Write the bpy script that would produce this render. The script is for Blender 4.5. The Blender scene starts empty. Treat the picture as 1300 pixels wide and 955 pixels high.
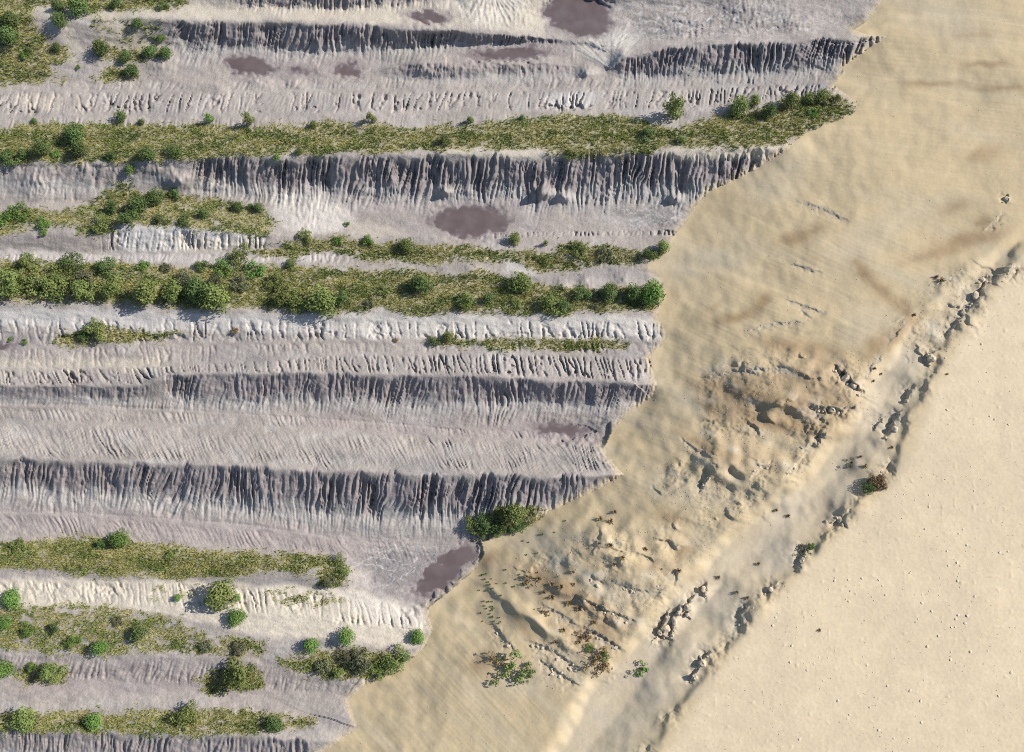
import bpy, math, random
import numpy as np
from mathutils import Vector, Matrix

# ------------------------------------------------------------------ camera, sky, sun
sc = bpy.context.scene
PW, PH = 1300.0, 955.0                 # photograph size, positions below are given in its pixels
FOC = 867.0                            # focal length in photograph pixels (24 mm class drone lens)
TILT = math.radians(12.0)              # drone looks almost straight down
CAMH = 106.0
CAM = np.array([0.0, -CAMH * math.tan(TILT), CAMH])

cam_d = bpy.data.cameras.new('camera')
cam_d.sensor_fit = 'HORIZONTAL'
cam_d.sensor_width = 36.0
cam_d.lens = 36.0 * FOC / PW
cam_d.clip_end = 3000
cam = bpy.data.objects.new('camera', cam_d)
sc.collection.objects.link(cam)
cam.location = CAM
cam.rotation_euler = (TILT, 0, 0)
sc.camera = cam

SUN_EL, SUN_AZ = math.radians(34.0), math.radians(16.0)      # azimuth from +X towards +Y
SUN_DIR = Vector((math.cos(SUN_EL) * math.cos(SUN_AZ), math.cos(SUN_EL) * math.sin(SUN_AZ), math.sin(SUN_EL)))
w = bpy.data.worlds.new('World'); sc.world = w; w.use_nodes = True
nt = w.node_tree
sky = nt.nodes.new('ShaderNodeTexSky'); sky.sky_type = 'NISHITA'; sky.sun_disc = False
sky.sun_elevation = SUN_EL; sky.sun_rotation = math.pi / 2 - SUN_AZ
sky.air_density = 1.0; sky.dust_density = 0.6
nt.links.new(sky.outputs[0], nt.nodes['Background'].inputs[0])
nt.nodes['Background'].inputs[1].default_value = 0.10
sun_d = bpy.data.lights.new('sun', 'SUN'); sun_d.energy = 5.0; sun_d.angle = math.radians(0.5)
sun_d.color = (1.0, 0.965, 0.91)
sun = bpy.data.objects.new('sun', sun_d); sc.collection.objects.link(sun)
sun.rotation_euler = SUN_DIR.to_track_quat('Z', 'Y').to_euler()
sun.location = (60, 20, 80)
vs = sc.view_settings
vs.view_transform = 'Standard'; vs.look = 'None'; vs.gamma = 1.0; vs.exposure = 0.52
vs.use_curve_mapping = False
sc.cycles.use_denoising = False
sc.cycles.filter_width = 1.1

# ------------------------------------------------------------------ helpers
rng = np.random.default_rng(7)
random.seed(7)
f32 = np.float32
COL = sc.collection
CT, ST = math.cos(TILT), math.sin(TILT)

def ray(u, v):
    a = (np.asarray(u, float) - PW / 2) / FOC
    b = -(np.asarray(v, float) - PH / 2) / FOC
    return a, b * CT + ST, b * ST - CT          # rotated by TILT about X, pointing down

def at(u, v, z):
    dx, dy, dz = ray(u, v)
    s = (z - CAM[2]) / dz
    return CAM[0] + dx * s, CAM[1] + dy * s

def project(x, y, z):
    rx, ry, rz = x - CAM[0], y - CAM[1], z - CAM[2]
    yy = ry * CT + rz * ST
    zz = -ry * ST + rz * CT
    return PW / 2 + FOC * rx / (-zz), PH / 2 - FOC * yy / (-zz)

_perm = np.random.default_rng(3).permutation(512).astype(np.int32)
_ang = np.random.default_rng(4).random(512).astype(f32) * 2 * np.pi
_gx, _gy = np.cos(_ang).astype(f32), np.sin(_ang).astype(f32)

def noise(x, y, seed=0):
    x = np.asarray(x, f32); y = np.asarray(y, f32)
    xi = np.floor(x).astype(np.int32); yi = np.floor(y).astype(np.int32)
    xf = x - xi; yf = y - yi
    def g(ix, iy, fx, fy):
        h = _perm[(_perm[(ix + seed * 37) & 511] + iy + seed * 11) & 511]
        return _gx[h] * fx + _gy[h] * fy
    sx = xf * xf * xf * (xf * (xf * 6 - 15) + 10); sy = yf * yf * yf * (yf * (yf * 6 - 15) + 10)
    a = g(xi, yi, xf, yf); b = g(xi + 1, yi, xf - 1, yf)
    c = g(xi, yi + 1, xf, yf - 1); d = g(xi + 1, yi + 1, xf - 1, yf - 1)
    t = a + sx * (b - a); s = c + sx * (d - c)
    return (t + sy * (s - t)) * f32(1.5)         # about -1 .. 1

def fbm(x, y, seed=0, octv=4):
    r = 0; amp = 1.0; k = 1.0
    for i in range(octv):
        r = r + amp * noise(x * k, y * k, seed + i); amp *= 0.5; k *= 2.03
    return r

def sstep(a, b, x):
    t = np.clip((x - a) / (b - a), 0, 1)
    return t * t * (3 - 2 * t)

def inside(poly, U, V):
    r = np.zeros(U.shape, bool)
    P = np.array(poly, float); n = len(P)
    us, vs_ = P[:, 0], P[:, 1]
    for i in range(n):
        x1, y1 = P[i]; x2, y2 = P[(i + 1) % n]
        if y1 == y2: continue
        c = (V >= min(y1, y2)) & (V < max(y1, y2))
        if not c.any(): continue
        r ^= c & (U < (V - y1) * (x2 - x1) / (y2 - y1) + x1)
    return r

def polyval(pts, u, k=1):
    p = np.array(pts, float)
    return np.interp(u, p[:, 0], p[:, k])

# ------------------------------------------------------------------ terrain grid in photograph pixels
STEP = 1.25
def axis(lo, hi, far):
    inner = np.arange(lo, hi + STEP, STEP)
    k = 22
    grow = np.cumsum(np.linspace(STEP * 1.6, 2 * far / k - STEP * 1.6, k))
    return np.concatenate([lo - grow[::-1], inner, inner[-1] + grow])
gu = axis(-12, 1312, 420.0)
gv = axis(-12, 967, 330.0)
U, V = np.meshgrid(gu, gv)
U = U.astype(f32); V = V.astype(f32)
print('grid', U.shape)

# feature lines of the spoil ridges: (column, row, height)
LINES = [
 [(0, -700, 3)],
 [(0, -60, 3), (1200, -60, 2.6)],
 [(-400, -14, 3), (250, -10, 3.4), (300, -5, 4.4), (440, -4, 4.4), (560, -8, 3), (1150, -8, 2.8)],
 [(-400, 12, 3), (250, 10, 3.2), (300, 12, 2.9), (440, 12, 2.9), (700, 12, 1.5), (900, 10, 1.9), (1150, 4, 2.8)],
 [(-400, 24, 3.6), (110, 22, 3.9), (210, 25, 4.2), (330, 27, 4.3), (440, 31, 4.3), (560, 38, 3.8), (650, 45, 2.8), (720, 52, 1.5), (800, 54, 1.1), (1150, 22, 2.4)],
 [(-400, 70, 1.8), (0, 65, 2.2), (110, 62, 1.9), (210, 57, 1.2), (300, 66, .9), (440, 66, .8), (560, 60, .8), (700, 57, .9), (800, 58, 1.0), (1150, 30, 2.6)],
 [(-400, 84, 1.6), (0, 85, 1.6), (300, 88, .8), (480, 88, .8), (500, 84, 1.5), (530, 81, 2.3), (620, 79, 2.4), (690, 81, 1.7), (740, 84, .9), (772, 84, 1.0), (790, 72, 2.8), (860, 58, 4.0), (1000, 49, 4.6), (1125, 45, 5.0), (1300, 45, 5.2)],
 [(-400, 100, 1.3), (0, 100, 1.2), (300, 101, .9), (480, 95, .8), (560, 100, .9), (690, 96, .9), (760, 94, .8), (790, 98, .9), (860, 99, .9), (960, 95, 1.2), (1050, 86, 1.7), (1130, 80, 2.0)],
 [(-400, 116, 1.4), (0, 116, 1.4), (430, 116, 1.3), (700, 114, 1.3), (860, 112, 1.4), (1060, 104, 2.0), (1300, 104, 2.0)],
 [(-400, 148, 3.0), (0, 148, 3.0), (430, 145, 3.1), (860, 142, 3.1), (1075, 122, 3.6), (1300, 122, 3.6)],
 [(-400, 166, 3.7), (0, 166, 3.7), (430, 166, 3.8), (860, 160, 3.9), (1090, 136, 4.4)],
 [(-400, 206, 3.7), (0, 206, 3.7), (150, 205, 3.9), (250, 200, 4.4), (430, 198, 4.9), (700, 195, 5.1), (830, 193, 5.1), (900, 191, 5.2), (1000, 187, 5.3), (1300, 187, 5.3)],
 [(-400, 238, 1.7), (0, 238, 1.7), (150, 236, 1.5), (250, 238, 1.2), (430, 245, .9), (700, 247, .9), (830, 245, .9), (900, 241, 1.0), (1000, 226, 1.8)],
 [(-400, 258, 1.2), (0, 258, 1.2), (250, 258, .6), (430, 262, .35), (700, 264, .25), (830, 262, .25), (900, 256, .5)],
 [(-400, 272, 1.2), (0, 272, 1.3), (150, 268, 1.9), (250, 272, 1.8), (370, 275, 1.1), (430, 290, .6), (600, 295, .2), (850, 292, .3)],
 [(-400, 298, 2.2), (0, 299, 2.2), (100, 298, 2.3), (150, 289, 2.9), (240, 290, 3.0), (330, 297, 2.6), (400, 304, 1.3), (600, 306, .9), (700, 301, 1.0), (850, 300, .8)],
 [(-400, 322, 1.0), (0, 322, 1.0), (150, 322, 1.0), (330, 318, 1.2), (430, 320, 1.2), (600, 320, 1.5), (850, 318, 1.5)],
 [(-400, 335, 1.6), (0, 335, 1.6), (430, 336, 1.7), (600, 334, 2.0), (680, 335, 1.8), (710, 338, 1.3), (790, 345, 1.1), (850, 340, 1.3)],
 [(-400, 360, 2.6), (0, 360, 2.6), (430, 360, 2.6), (700, 364, 2.0), (850, 364, 2.3)],
 [(-400, 388, 3.1), (0, 388, 3.1), (300, 394, 3.2), (430, 397, 3.2), (600, 396, 3.2), (850, 398, 3.2)],
 [(-400, 400, 2.7), (0, 400, 2.7), (430, 406, 2.8), (850, 406, 2.9)],
 [(-400, 441, 1.9), (0, 441, 1.9), (430, 434, 2.1), (600, 432, 2.1), (850, 434, 2.3)],
 [(-400, 470, 2.0), (0, 470, 2.0), (200, 466, 2.4), (430, 450, 2.6), (600, 448, 2.6), (850, 452, 2.7)],
 [(-400, 490, 2.8), (0, 490, 2.8), (180, 490, 2.9), (205, 478, 3.6), (230, 474, 4.0), (430, 474, 4.1), (600, 478, 4.1), (700, 483, 4.1), (834, 488, 4.1), (1000, 490, 4.1)],
 [(-400, 505, 1.2), (0, 505, 1.2), (200, 506, 1.1), (430, 508, .9), (600, 511, .9), (760, 513, .9), (850, 508, 1.2)],
 [(-400, 516, .8), (0, 516, .8), (430, 528, .4), (600, 545, .25), (715, 547, .1), (780, 545, .2), (900, 545, .3)],
 [(-400, 535, 1.1), (0, 535, 1.1), (430, 545, .9), (600, 557, .7), (780, 560, .7)],
 [(-400, 582, 4.0), (0, 583, 4.0), (200, 588, 4.3), (430, 599, 5.0), (600, 602, 5.0), (700, 604, 5.0), (789, 603, 5.0), (1000, 600, 5)],
 [(-400, 622, 1.0), (0, 622, 1.0), (200, 634, .8), (300, 642, .5), (430, 654, .2), (560, 656, .1), (640, 655, .3), (720, 640, 1.2), (800, 625, 2.5)],
 [(-400, 650, .4), (0, 650, .4), (200, 660, .3), (430, 682, -.3), (560, 690, -.6), (612, 690, -.5), (800, 680, 0)],
 [(-400, 678, .5), (0, 680, .5), (200, 690, .4), (430, 704, -.1), (460, 715, -.6), (600, 722, -1.0), (800, 720, 0)],
 [(-400, 702, 1.5), (0, 702, 1.5), (200, 708, 1.5), (400, 716, 1.4), (440, 725, 1.0), (470, 741, -.3), (560, 750, -.8), (700, 740, 0)],
 [(-400, 736, .8), (0, 736, .8), (200, 738, .8), (330, 742, 1.0), (440, 755, .4), (540, 772, -.2), (700, 760, 0)],
 [(-400, 766, 1.7), (0, 766, 1.7), (200, 772, 1.8), (300, 778, 1.9), (440, 795, 1.6), (540, 800, 1.0)],
 [(-400, 800, 2.3), (0, 800, 2.3), (430, 818, 2.0), (540, 822, 1.4)],
 [(-400, 830, 2.0), (0, 830, 2.0), (200, 832, 2.0), (430, 848, 1.6), (500, 858, 1.2)],
 [(-400, 858, .6), (0, 858, .6), (430, 885, .4), (600, 890, 0)],
 [(-400, 905, 2.0), (0, 905, 2.0), (430, 918, 1.6)],
 [(-400, 925, 3.2), (0, 925, 3.2), (430, 940, 2.6)],
 [(-400, 962, .6), (0, 962, .6), (430, 975, .2)],
 [(-400, 1020, 1.5), (430, 1030, 1.5)],
 [(0, 1500, 2)],
]
cols_v = np.array([polyval(L, gu, 1) for L in LINES])
cols_z = np.array([polyval(L, gu, 2) for L in LINES])
cols_v = np.maximum.accumulate(cols_v + np.arange(len(LINES))[:, None] * 1e-3, axis=0)
wig = 3.2 * fbm(U / 95, V / 60, 5, 4)
Zs = np.empty(U.shape, f32)
for i in range(len(gu)):
    Zs[:, i] = np.interp(gv + wig[:, i], cols_v[:, i], cols_z[:, i])
def blur(A, s_u, s_v):
    for ax, s in ((0, s_v), (1, s_u)):
        if s <= 0: continue
        r = int(3 * s); k = np.exp(-.5 * (np.arange(-r, r + 1) / s) ** 2); k /= k.sum()
        P = np.pad(A, [(r, r) if a == ax else (0, 0) for a in (0, 1)], mode='edge')
        A = sum(k[j] * (P[j:j + A.shape[0]] if ax == 0 else P[:, j:j + A.shape[1]]) for j in range(2 * r + 1))
    return A.astype(f32)
Zs = blur(Zs, 2.0, 2.0)
Zs += 0.18 * fbm(U / 60, V / 22, 9, 4) + .055 * fbm(U / 13, V / 8, 14, 3)

# albedo of the bare spoil, mixed from mask layers of real material (grey silt, dark clay, cream sand, litter)
def lay(col, m, c):
    m = m[..., None]
    return col * (1 - m) + np.array(c, f32) * m
GREY = np.array((.306, .268, .238), f32)
col = np.empty(U.shape + (3,), f32); col[:] = GREY
n1 = fbm(U / 90, V / 30, 20, 4)
col *= (1 + .15 * n1)[..., None]
n2 = noise(U / 160, V / 24, 26)
col = lay(col, sstep(.1, .7, n2) * .55, (.315, .272, .240))
n3 = noise(U / 120 + 9, V / 26, 27)
col = lay(col, sstep(.15, .7, n3) * .55, (.215, .198, .192))
col = lay(col, sstep(.25, .6, noise(U / 46, V / 17, 28)) * .4, (.37, .345, .32))
# rain-washed streaks running downslope everywhere
ws = noise((U + 4 * noise(U / 30, V / 30, 29)) / 3.2, V / 26, 21) + .7 * noise((U + .35 * V) / 2.1, V / 12, 22)
col *= (1 + .13 * ws)[..., None]

def line(i):
    return np.interp(gu, gu, cols_v[i]).astype(f32)[None, :]

# dark eroded faces: crest line, base line, column range, gully spacing, depth, how dark, how far down the dark clay reaches
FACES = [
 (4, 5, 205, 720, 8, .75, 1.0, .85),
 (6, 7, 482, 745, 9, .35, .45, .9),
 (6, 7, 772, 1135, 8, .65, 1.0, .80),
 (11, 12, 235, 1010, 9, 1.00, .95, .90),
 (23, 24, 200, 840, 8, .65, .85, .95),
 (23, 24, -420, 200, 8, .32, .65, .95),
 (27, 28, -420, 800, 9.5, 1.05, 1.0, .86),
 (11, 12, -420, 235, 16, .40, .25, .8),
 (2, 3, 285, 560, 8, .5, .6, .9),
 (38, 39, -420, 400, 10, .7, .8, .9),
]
face_id = np.zeros(U.shape, np.int16)
warp = noise(U / 34, V / 44, 31) * 4 + noise(U / 10, V / 20, 32) * 1.8
for k, (ci, bi, u0, u1, sp, A, dk, reach) in enumerate(FACES):
    c, b = line(ci), line(bi)
    h = np.maximum(b - c, 3)
    um = sstep(u0 - 2, u0 + 26, U) * (1 - sstep(u1 - 26, u1 + 2, U)) if u0 > -300 else (1 - sstep(u1 - 20, u1 + 2, U))
    near = (V > c - 12) & (V < b + 40) & (um > 0)
    rows = np.where(near.any(axis=1))[0]
    if len(rows) == 0: continue
    sl = slice(rows[0], rows[-1] + 1)
    u, v, w_ = U[sl], V[sl], warp[sl]
    sc_ = noise(u / 28, v * 0 + 3.3 + k, 33) * .2 + noise(u / 6.5, v * 0 + k * 3.1, 34) * .08
    t = (v - c) / h + sc_
    fade = sstep(-.2, .7, t)                                     # gullies join and widen downslope
    x = u + w_ * fade + noise(u / 55, v * 0 + k, 35) * 13 + noise(u / 21, v * 0 + k * 2.9, 37) * 2.5 + (.30 * noise(u / 140, v * 0 + 8 + k, 36) + .12) * (v - c)
    sp = sp * .80
    r1 = np.clip(1 - np.abs(noise(x / sp, v / 160 + k * 7.7, 40)) * 2.9, 0, 1) ** 1.2
    r1f = np.clip(1 - np.abs(noise(x / (sp * .62), v / 110 + k * 2.7, 53)) * 2.6, 0, 1) ** 1.2
    mk = sstep(-.15, .3, noise(u / 33, v / 45 + k * 3.3, 54) + .3 * noise(u / 11, v / 30, 55))
    r1 = r1 * (1 - .8 * mk) + r1f * .75 * mk
    r0 = np.clip(1 - np.abs(noise(x / (sp * 2.6), v / 200 + k * 5.1, 42)) * 3.6, 0, 1) ** 1.3
    r2 = np.clip(1 - np.abs(noise(x / (sp * .50), v / 60 + k * 3.7, 44)) * 2.6, 0, 1) ** 1.1
    amp = np.clip(.72 + .75 * noise(u / 48, v * 0 + k * 1.7, 45) + .5 * noise(u / 15, v * 0 + k * 4.1, 39), .30, 1.5)
    end = reach + .17 * noise(u / 9, v * 0 + k * 2.3, 46) + .20 * noise(u / 37, v * 0 + k, 47) - .06
    env = sstep(-.02, .22, t) * (1 - sstep(end - .30, end + .30, t)) * um[sl]
    apron = sstep(end - .15, end + .1, t) * (1 - sstep(end + .25, end + .75, t)) * um[sl]
    Zs[sl] -= A * .82 * amp * env * (.66 * r1 + .62 * r0 + .50 * r2)
    Zs[sl] -= A * .22 * apron * (r1 + .6 * r2)
    Zs[sl] += .12 * env * fbm(u / 5, v / 9, 48, 2) + A * .45 * env * noise(u / 30, v / 60 + k, 38)
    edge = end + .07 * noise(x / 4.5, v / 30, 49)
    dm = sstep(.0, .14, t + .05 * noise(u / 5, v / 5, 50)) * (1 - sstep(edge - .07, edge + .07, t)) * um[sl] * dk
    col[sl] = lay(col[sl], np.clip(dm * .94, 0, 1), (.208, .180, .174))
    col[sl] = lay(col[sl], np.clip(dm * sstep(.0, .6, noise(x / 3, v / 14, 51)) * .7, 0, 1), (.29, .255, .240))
    col[sl] = lay(col[sl], np.clip(apron * .75, 0, 1), (.300, .282, .266))
    col[sl] = lay(col[sl], np.clip(apron * sstep(.2, .7, noise(x / 6, v / 22, 52)) * .6, 0, 1), (.40, .365, .31))
    if k in (0, 2, 3, 4, 6):
        face_id[sl] = np.where((t > -.03) & (t < reach + .1) & (um[sl] > .35) & (face_id[sl] == 0), k + 1, face_id[sl])

# lit slopes with rills and slump cracks: top line, bottom line, column range, spacing, depth, crack weight, lean
RILLS = [
 (8, 9, -420, 1080, 11, .55, 1.0, .25), (26, 27, -420, 800, 5, .36, .15, -.5), (22, 23, -420, 840, 9, .62, .8, -.25),
 (20, 21, -420, 850, 15, .34, 1.0, -.1), (14, 15, 560, 870, 9, .40, .9, .1), (15, 16, 120, 345, 8, .55, .4, .1),
 (32, 33, -420, 560, 10, .38, .4, -.25), (12, 13, -420, 900, 7, .16, .1, .2), (28, 29, -420, 640, 7, .15, .1, .1),
 (24, 25, -420, 800, 6, .24, .1, .25), (29, 30, -420, 620, 6, .22, .1, -.5), (25, 26, -420, 800, 7, .22, .1, -.3), (9, 10, -420, 1080, 8, .16, .2, .2), (21, 22, -420, 850, 10, .28, .3, -.15), (7, 8, -420, 1060, 10, .18, .3, .3), (16, 17, -420, 850, 9, .2, .3, .2), (35, 36, -420, 480, 9, .25, .3, .3), (5, 6, 210, 700, 9, .12, .2, .3),
]
for k, (ci, bi, u0, u1, sp, A, crack, lean) in enumerate(RILLS):
    c, b = line(ci), line(bi)
    h = np.maximum(b - c, 3)
    um = sstep(u0, u0 + 30, U) * (1 - sstep(u1 - 20, u1, U))
    rows = np.where(((V > c - 4) & (V < b + 6)).any(axis=1))[0]
    sl = slice(rows[0], rows[-1] + 1)
    u, v, w_ = U[sl], V[sl], warp[sl]
    t = (v - c) / h + .10 * noise(u / 12, v * 0 + k * 2.2, 60)
    x = u + w_ * .9 + lean * (v - c) + noise(u / 50, v * 0 + k, 61) * 10
    patch = (.45 if k in (0, 2, 3) else .30) + (.55 if k in (0, 2, 3) else .70) * sstep(-.15, .55, noise(u / 55, v / 30 + k * 9, 62))
    env = sstep(0, .25, t) * (1 - sstep(.75, 1.0, t)) * um[sl] * patch
    r1 = np.clip(1 - np.abs(noise(x / sp, v / 55 + k * 4.4, 63) + .12 * noise(u / 5, v / 5, 66)) * (2.4 + 4.5 * crack), 0, 1)
    r2 = np.clip(1 - np.abs(noise(x / (sp * .45), v / 45 + k * 6.1, 64)) * 2.0, 0, 1)
    Zs[sl] -= A * env * (r1 * (1 + .5 * crack) + .35 * r2)
    col[sl] = lay(col[sl], np.clip(env * (1 - r1) * (.35 if A > .3 else .12), 0, 1), (.36, .332, .305))
    col[sl] = lay(col[sl], np.clip(env * r2 * sstep(.3, .9, t) * .45, 0, 1), (.195, .170, .152))
    hole = sstep(.45, .62, noise(x / (sp * .75), v / 7 + k * 3, 65)) * sstep(.35, .55, t) * (1 - sstep(.8, .95, t)) * um[sl] * crack * patch
    Zs[sl] -= A * .9 * hole

# slumped knobs at the foot of the dark face
for (a, b, r, hgt) in [(566, 243, 9, 1.2), (690, 244, 12, 1.9), (716, 250, 11, 1.2), (858, 252, 9, 1.2), (44, 236, 26, .9), (226, 229, 18, 1.0),
                       (205, 84, 18, .5), (330, 100, 16, .5), (375, 104, 14, .5), (275, 112, 16, .4), (745, 90, 12, 1.0), (540, 88, 13, .6), (660, 652, 30, .9), (625, 660, 24, .5),
                       (715, 362, 12, .7), (745, 358, 14, .6), (790, 352, 14, .6), (180, 352, 20, .5), (600, 345, 14, .5), (610, 14, 34, .7), (560, 10, 18, .4), (660, 20, 24, .5), (870, 36, 36, .5), (950, 18, 46, .5), (1010, 30, 26, .4), (395, 268, 34, .6)]:
    d2 = ((U - a) / r) ** 2 + ((V - b) / (r * .75)) ** 2
    Zs += hgt * np.exp(-d2 * 1.4) * (1 + .25 * noise(U / 4, V / 9, 70))

# cream and white sandy beds showing at the surface
CREAM = (.455, .400, .318); WHITE = (.50, .475, .44)
W1, W2 = noise(U / 26, V / 14, 80) * 7 + noise(U / 7, V / 5, 81) * 2.5, noise(U / 22, V / 16, 82) * 5 + noise(U / 6, V / 6, 83) * 2
def soft(poly, wu=1.0):
    m = inside(poly, U + W1 * wu, V + W2 * wu).astype(f32)
    return blur(m, 2.2, 1.6)
for poly, c, a in [
  ([(240, 2), (420, 10), (560, 0), (700, -20), (690, 42), (560, 33), (430, 28), (300, 25), (215, 23), (110, 22), (110, 12), (220, 14)], CREAM, .75),
  ([(60, 0), (30, 5), (60, 30), (95, 65), (115, 75), (95, 40), (70, 10)], CREAM, .7),
  ([(345, 250), (380, 243), (440, 262), (450, 290), (380, 297), (350, 282)], (.47, .43, .38), .85),
  ([(150, 286), (240, 288), (330, 297), (338, 310), (240, 320), (150, 318)], WHITE, .8),
  ([(220, 300), (330, 302), (330, 320), (220, 322)], CREAM, .5),
  ([(430, 399), (560, 400), (840, 402), (846, 430), (600, 428), (430, 430)], (.47, .435, .385), .85),
  ([(-400, 392), (0, 392), (430, 402), (430, 424), (0, 414), (-400, 414)], (.45, .42, .39), .8),
  ([(560, 186), (700, 186), (718, 200), (640, 201), (560, 196)], CREAM, .85),
  ([(845, 188), (1000, 184), (990, 200), (880, 203), (840, 200)], CREAM, .8),
  ([(-400, 732), (200, 736), (330, 742), (440, 746), (540, 772), (548, 800), (520, 826), (330, 806), (200, 776), (-400, 766)], (.465, .410, .330), .9),
  ([(420, 745), (470, 752), (545, 772), (548, 800), (470, 790)], (.50, .45, .40), .5),
  ([(0, 455), (60, 455), (150, 455), (210, 452), (200, 468), (60, 470), (0, 470)], (.50, .44, .34), .5),
  ([(440, 285), (480, 282), (520, 296), (480, 302), (440, 300)], CREAM, .6),
  ([(690, 120), (760, 115), (755, 135), (700, 140)], WHITE, .4),
  ([(20, 118), (80, 122), (75, 140), (30, 138)], CREAM, .5),
  ([(130, 20), (190, 22), (205, 60), (120, 60)], (.40, .35, .27), .6),
  ([(640, 335), (690, 338), (680, 350), (640, 348)], (.44, .41, .385), .7),
  ([(-400, 318), (0, 318), (200, 322), (420, 322), (420, 332), (200, 334), (-400, 332)], (.45, .41, .385), .6),
]:
    col = lay(col, soft(poly) * a, c)
# pinkish worn strips along the valley floors
for poly, a in [([(0, 648), (200, 655), (420, 676), (520, 690), (460, 712), (300, 696), (150, 676), (-400, 676), (-400, 650)], .6),
                ([(400, 528), (600, 540), (720, 535), (770, 560), (600, 560), (400, 545)], .5), ([(300, 76), (470, 80), (470, 100), (300, 100)], .5),
                ([(440, 245), (700, 255), (700, 300), (440, 300)], .25), ([(-400, 838), (200, 836), (360, 850), (360, 885), (-400, 890)], .5)]:
    col = lay(col, blur(soft(poly), 5, 3) * a, (.300, .252, .236))
col = lay(col, blur(soft([(455, 720), (500, 700), (560, 690), (606, 694), (600, 724), (560, 752), (520, 765), (470, 745)], 1.5), 5, 4) * .6, (.215, .188, .186))
# old wheel tracks across the valley floors
for pts in ([(0, 513), (100, 514), (250, 522), (430, 534), (520, 540), (590, 548)], [(0, 650), (110, 652), (240, 660), (330, 668), (430, 684), (520, 694)],
            [(320, 118), (430, 112), (450, 98), (480, 84), (560, 70)], [(110, 70), (100, 85), (112, 108), (180, 112)]):
    pc = polyval(pts, U) if pts[0][0] < pts[-1][0] else polyval(pts[::-1], U)
    m = np.exp(-((V - pc) / 1.6) ** 2) * ((U > pts[0][0]) & (U < pts[-1][0]))
    Zs -= .07 * m; col = lay(col, m.astype(f32) * .35, (.36, .318, .288))
# pale outwash fans: fine channels radiating from a mouth
for (a, b, R, d0, d1) in [(775, 88, 62, -165, -30), (770, 66, 40, -170, -10), (620, -22, 62, 15, 165), (905, 20, 1, 0, 1)]:
    rr = np.hypot(U - a, V - b); th = np.degrees(np.arctan2(V - b, U - a))
    m = (1 - sstep(R * .7, R * 1.05, rr + 8 * noise(th / 7, rr * 0, 90))) * sstep(d0, d0 + 25, th) * (1 - sstep(d1 - 25, d1, th))
    rd = noise(th / 4.2, rr / 60, 91)
    col = lay(col, np.clip(m * (.5 + .5 * rd), 0, 1) * .85, (.50, .465, .41)); Zs += m * (.15 + .08 * rd)
# braided silt in the wet flats
for (a, b, ru, rv) in [(835, 275, 60, 17), (500, 716, 60, 34), (860, 25, 75, 30), (960, 28, 110, 26), (90, 700, 10, 5)]:
    m = np.exp(-(((U - a) / ru) ** 2 + ((V - b) / rv) ** 2) * 1.2)
    br = np.abs(noise((U + W1) / 16 + V / 50, (V + W2) / 5, 95)); br2 = np.abs(noise((U + 2 * W1) / 26, (V + W2) / 9, 96))
    col = lay(col, np.clip(m * 1.3, 0, 1) * (1 - sstep(.02, .22, br)) * .65, (.21, .195, .20))
    col = lay(col, np.clip(m * 1.3, 0, 1) * (1 - sstep(.0, .18, br2)) * .85, (.44, .41, .385))
    Zs -= .06 * m * (1 - sstep(.02, .22, br))

# ------------------------------------------------------------------ the sand that has run over the ridges
BND = [(1250, -420), (1128, -10), (1104, 22), (1084, 38), (1100, 45), (1126, 46), (1098, 64), (1068, 86), (1071, 92), (1057, 108), (1075, 122), (1089, 131), (1084, 144),
       (1050, 158), (1020, 170), (1000, 189), (960, 214), (925, 232), (900, 243), (881, 264), (868, 286), (852, 303), (846, 318), (834, 330), (822, 336), (842, 357),
       (838, 386), (833, 401), (846, 428), (838, 440), (823, 455), (834, 488), (826, 505), (797, 525), (782, 540), (765, 569), (778, 588), (790, 603),
       (756, 622), (724, 637), (692, 652), (674, 668), (640, 681), (609, 688), (613, 704), (606, 720), (592, 732), (565, 755), (542, 772), (548, 800),
       (541, 820), (518, 840), (492, 852), (467, 865), (440, 890), (455, 925), (430, 940), (385, 975), (180, 1500)]
bp = np.array(BND, float)
# roughen the outline a little
fine = []
for i in range(len(bp) - 1):
    n = max(2, int(np.hypot(*(bp[i + 1] - bp[i])) / 6))
    for j in range(n): fine.append(bp[i] + (bp[i + 1] - bp[i]) * j / n)
bp = np.array(fine + [bp[-1]])
bp[:, 0] += noise(bp[:, 1] / 11, bp[:, 0] / 11, 100) * 2.2
is_sand = inside([tuple(p) for p in bp] + [(3500, 1500), (3500, -420)], U, V)
def bil(A, u, v):
    i = np.clip(np.searchsorted(gu, u) - 1, 0, len(gu) - 2); j = np.clip(np.searchsorted(gv, v) - 1, 0, len(gv) - 2)
    fu = np.clip((u - gu[i]) / (gu[i + 1] - gu[i]), 0, 1); fv = np.clip((v - gv[j]) / (gv[j + 1] - gv[j]), 0, 1)
    return (A[j, i] * (1 - fu) + A[j, i + 1] * fu) * (1 - fv) + (A[j + 1, i] * (1 - fu) + A[j + 1, i + 1] * fu) * fv

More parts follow.
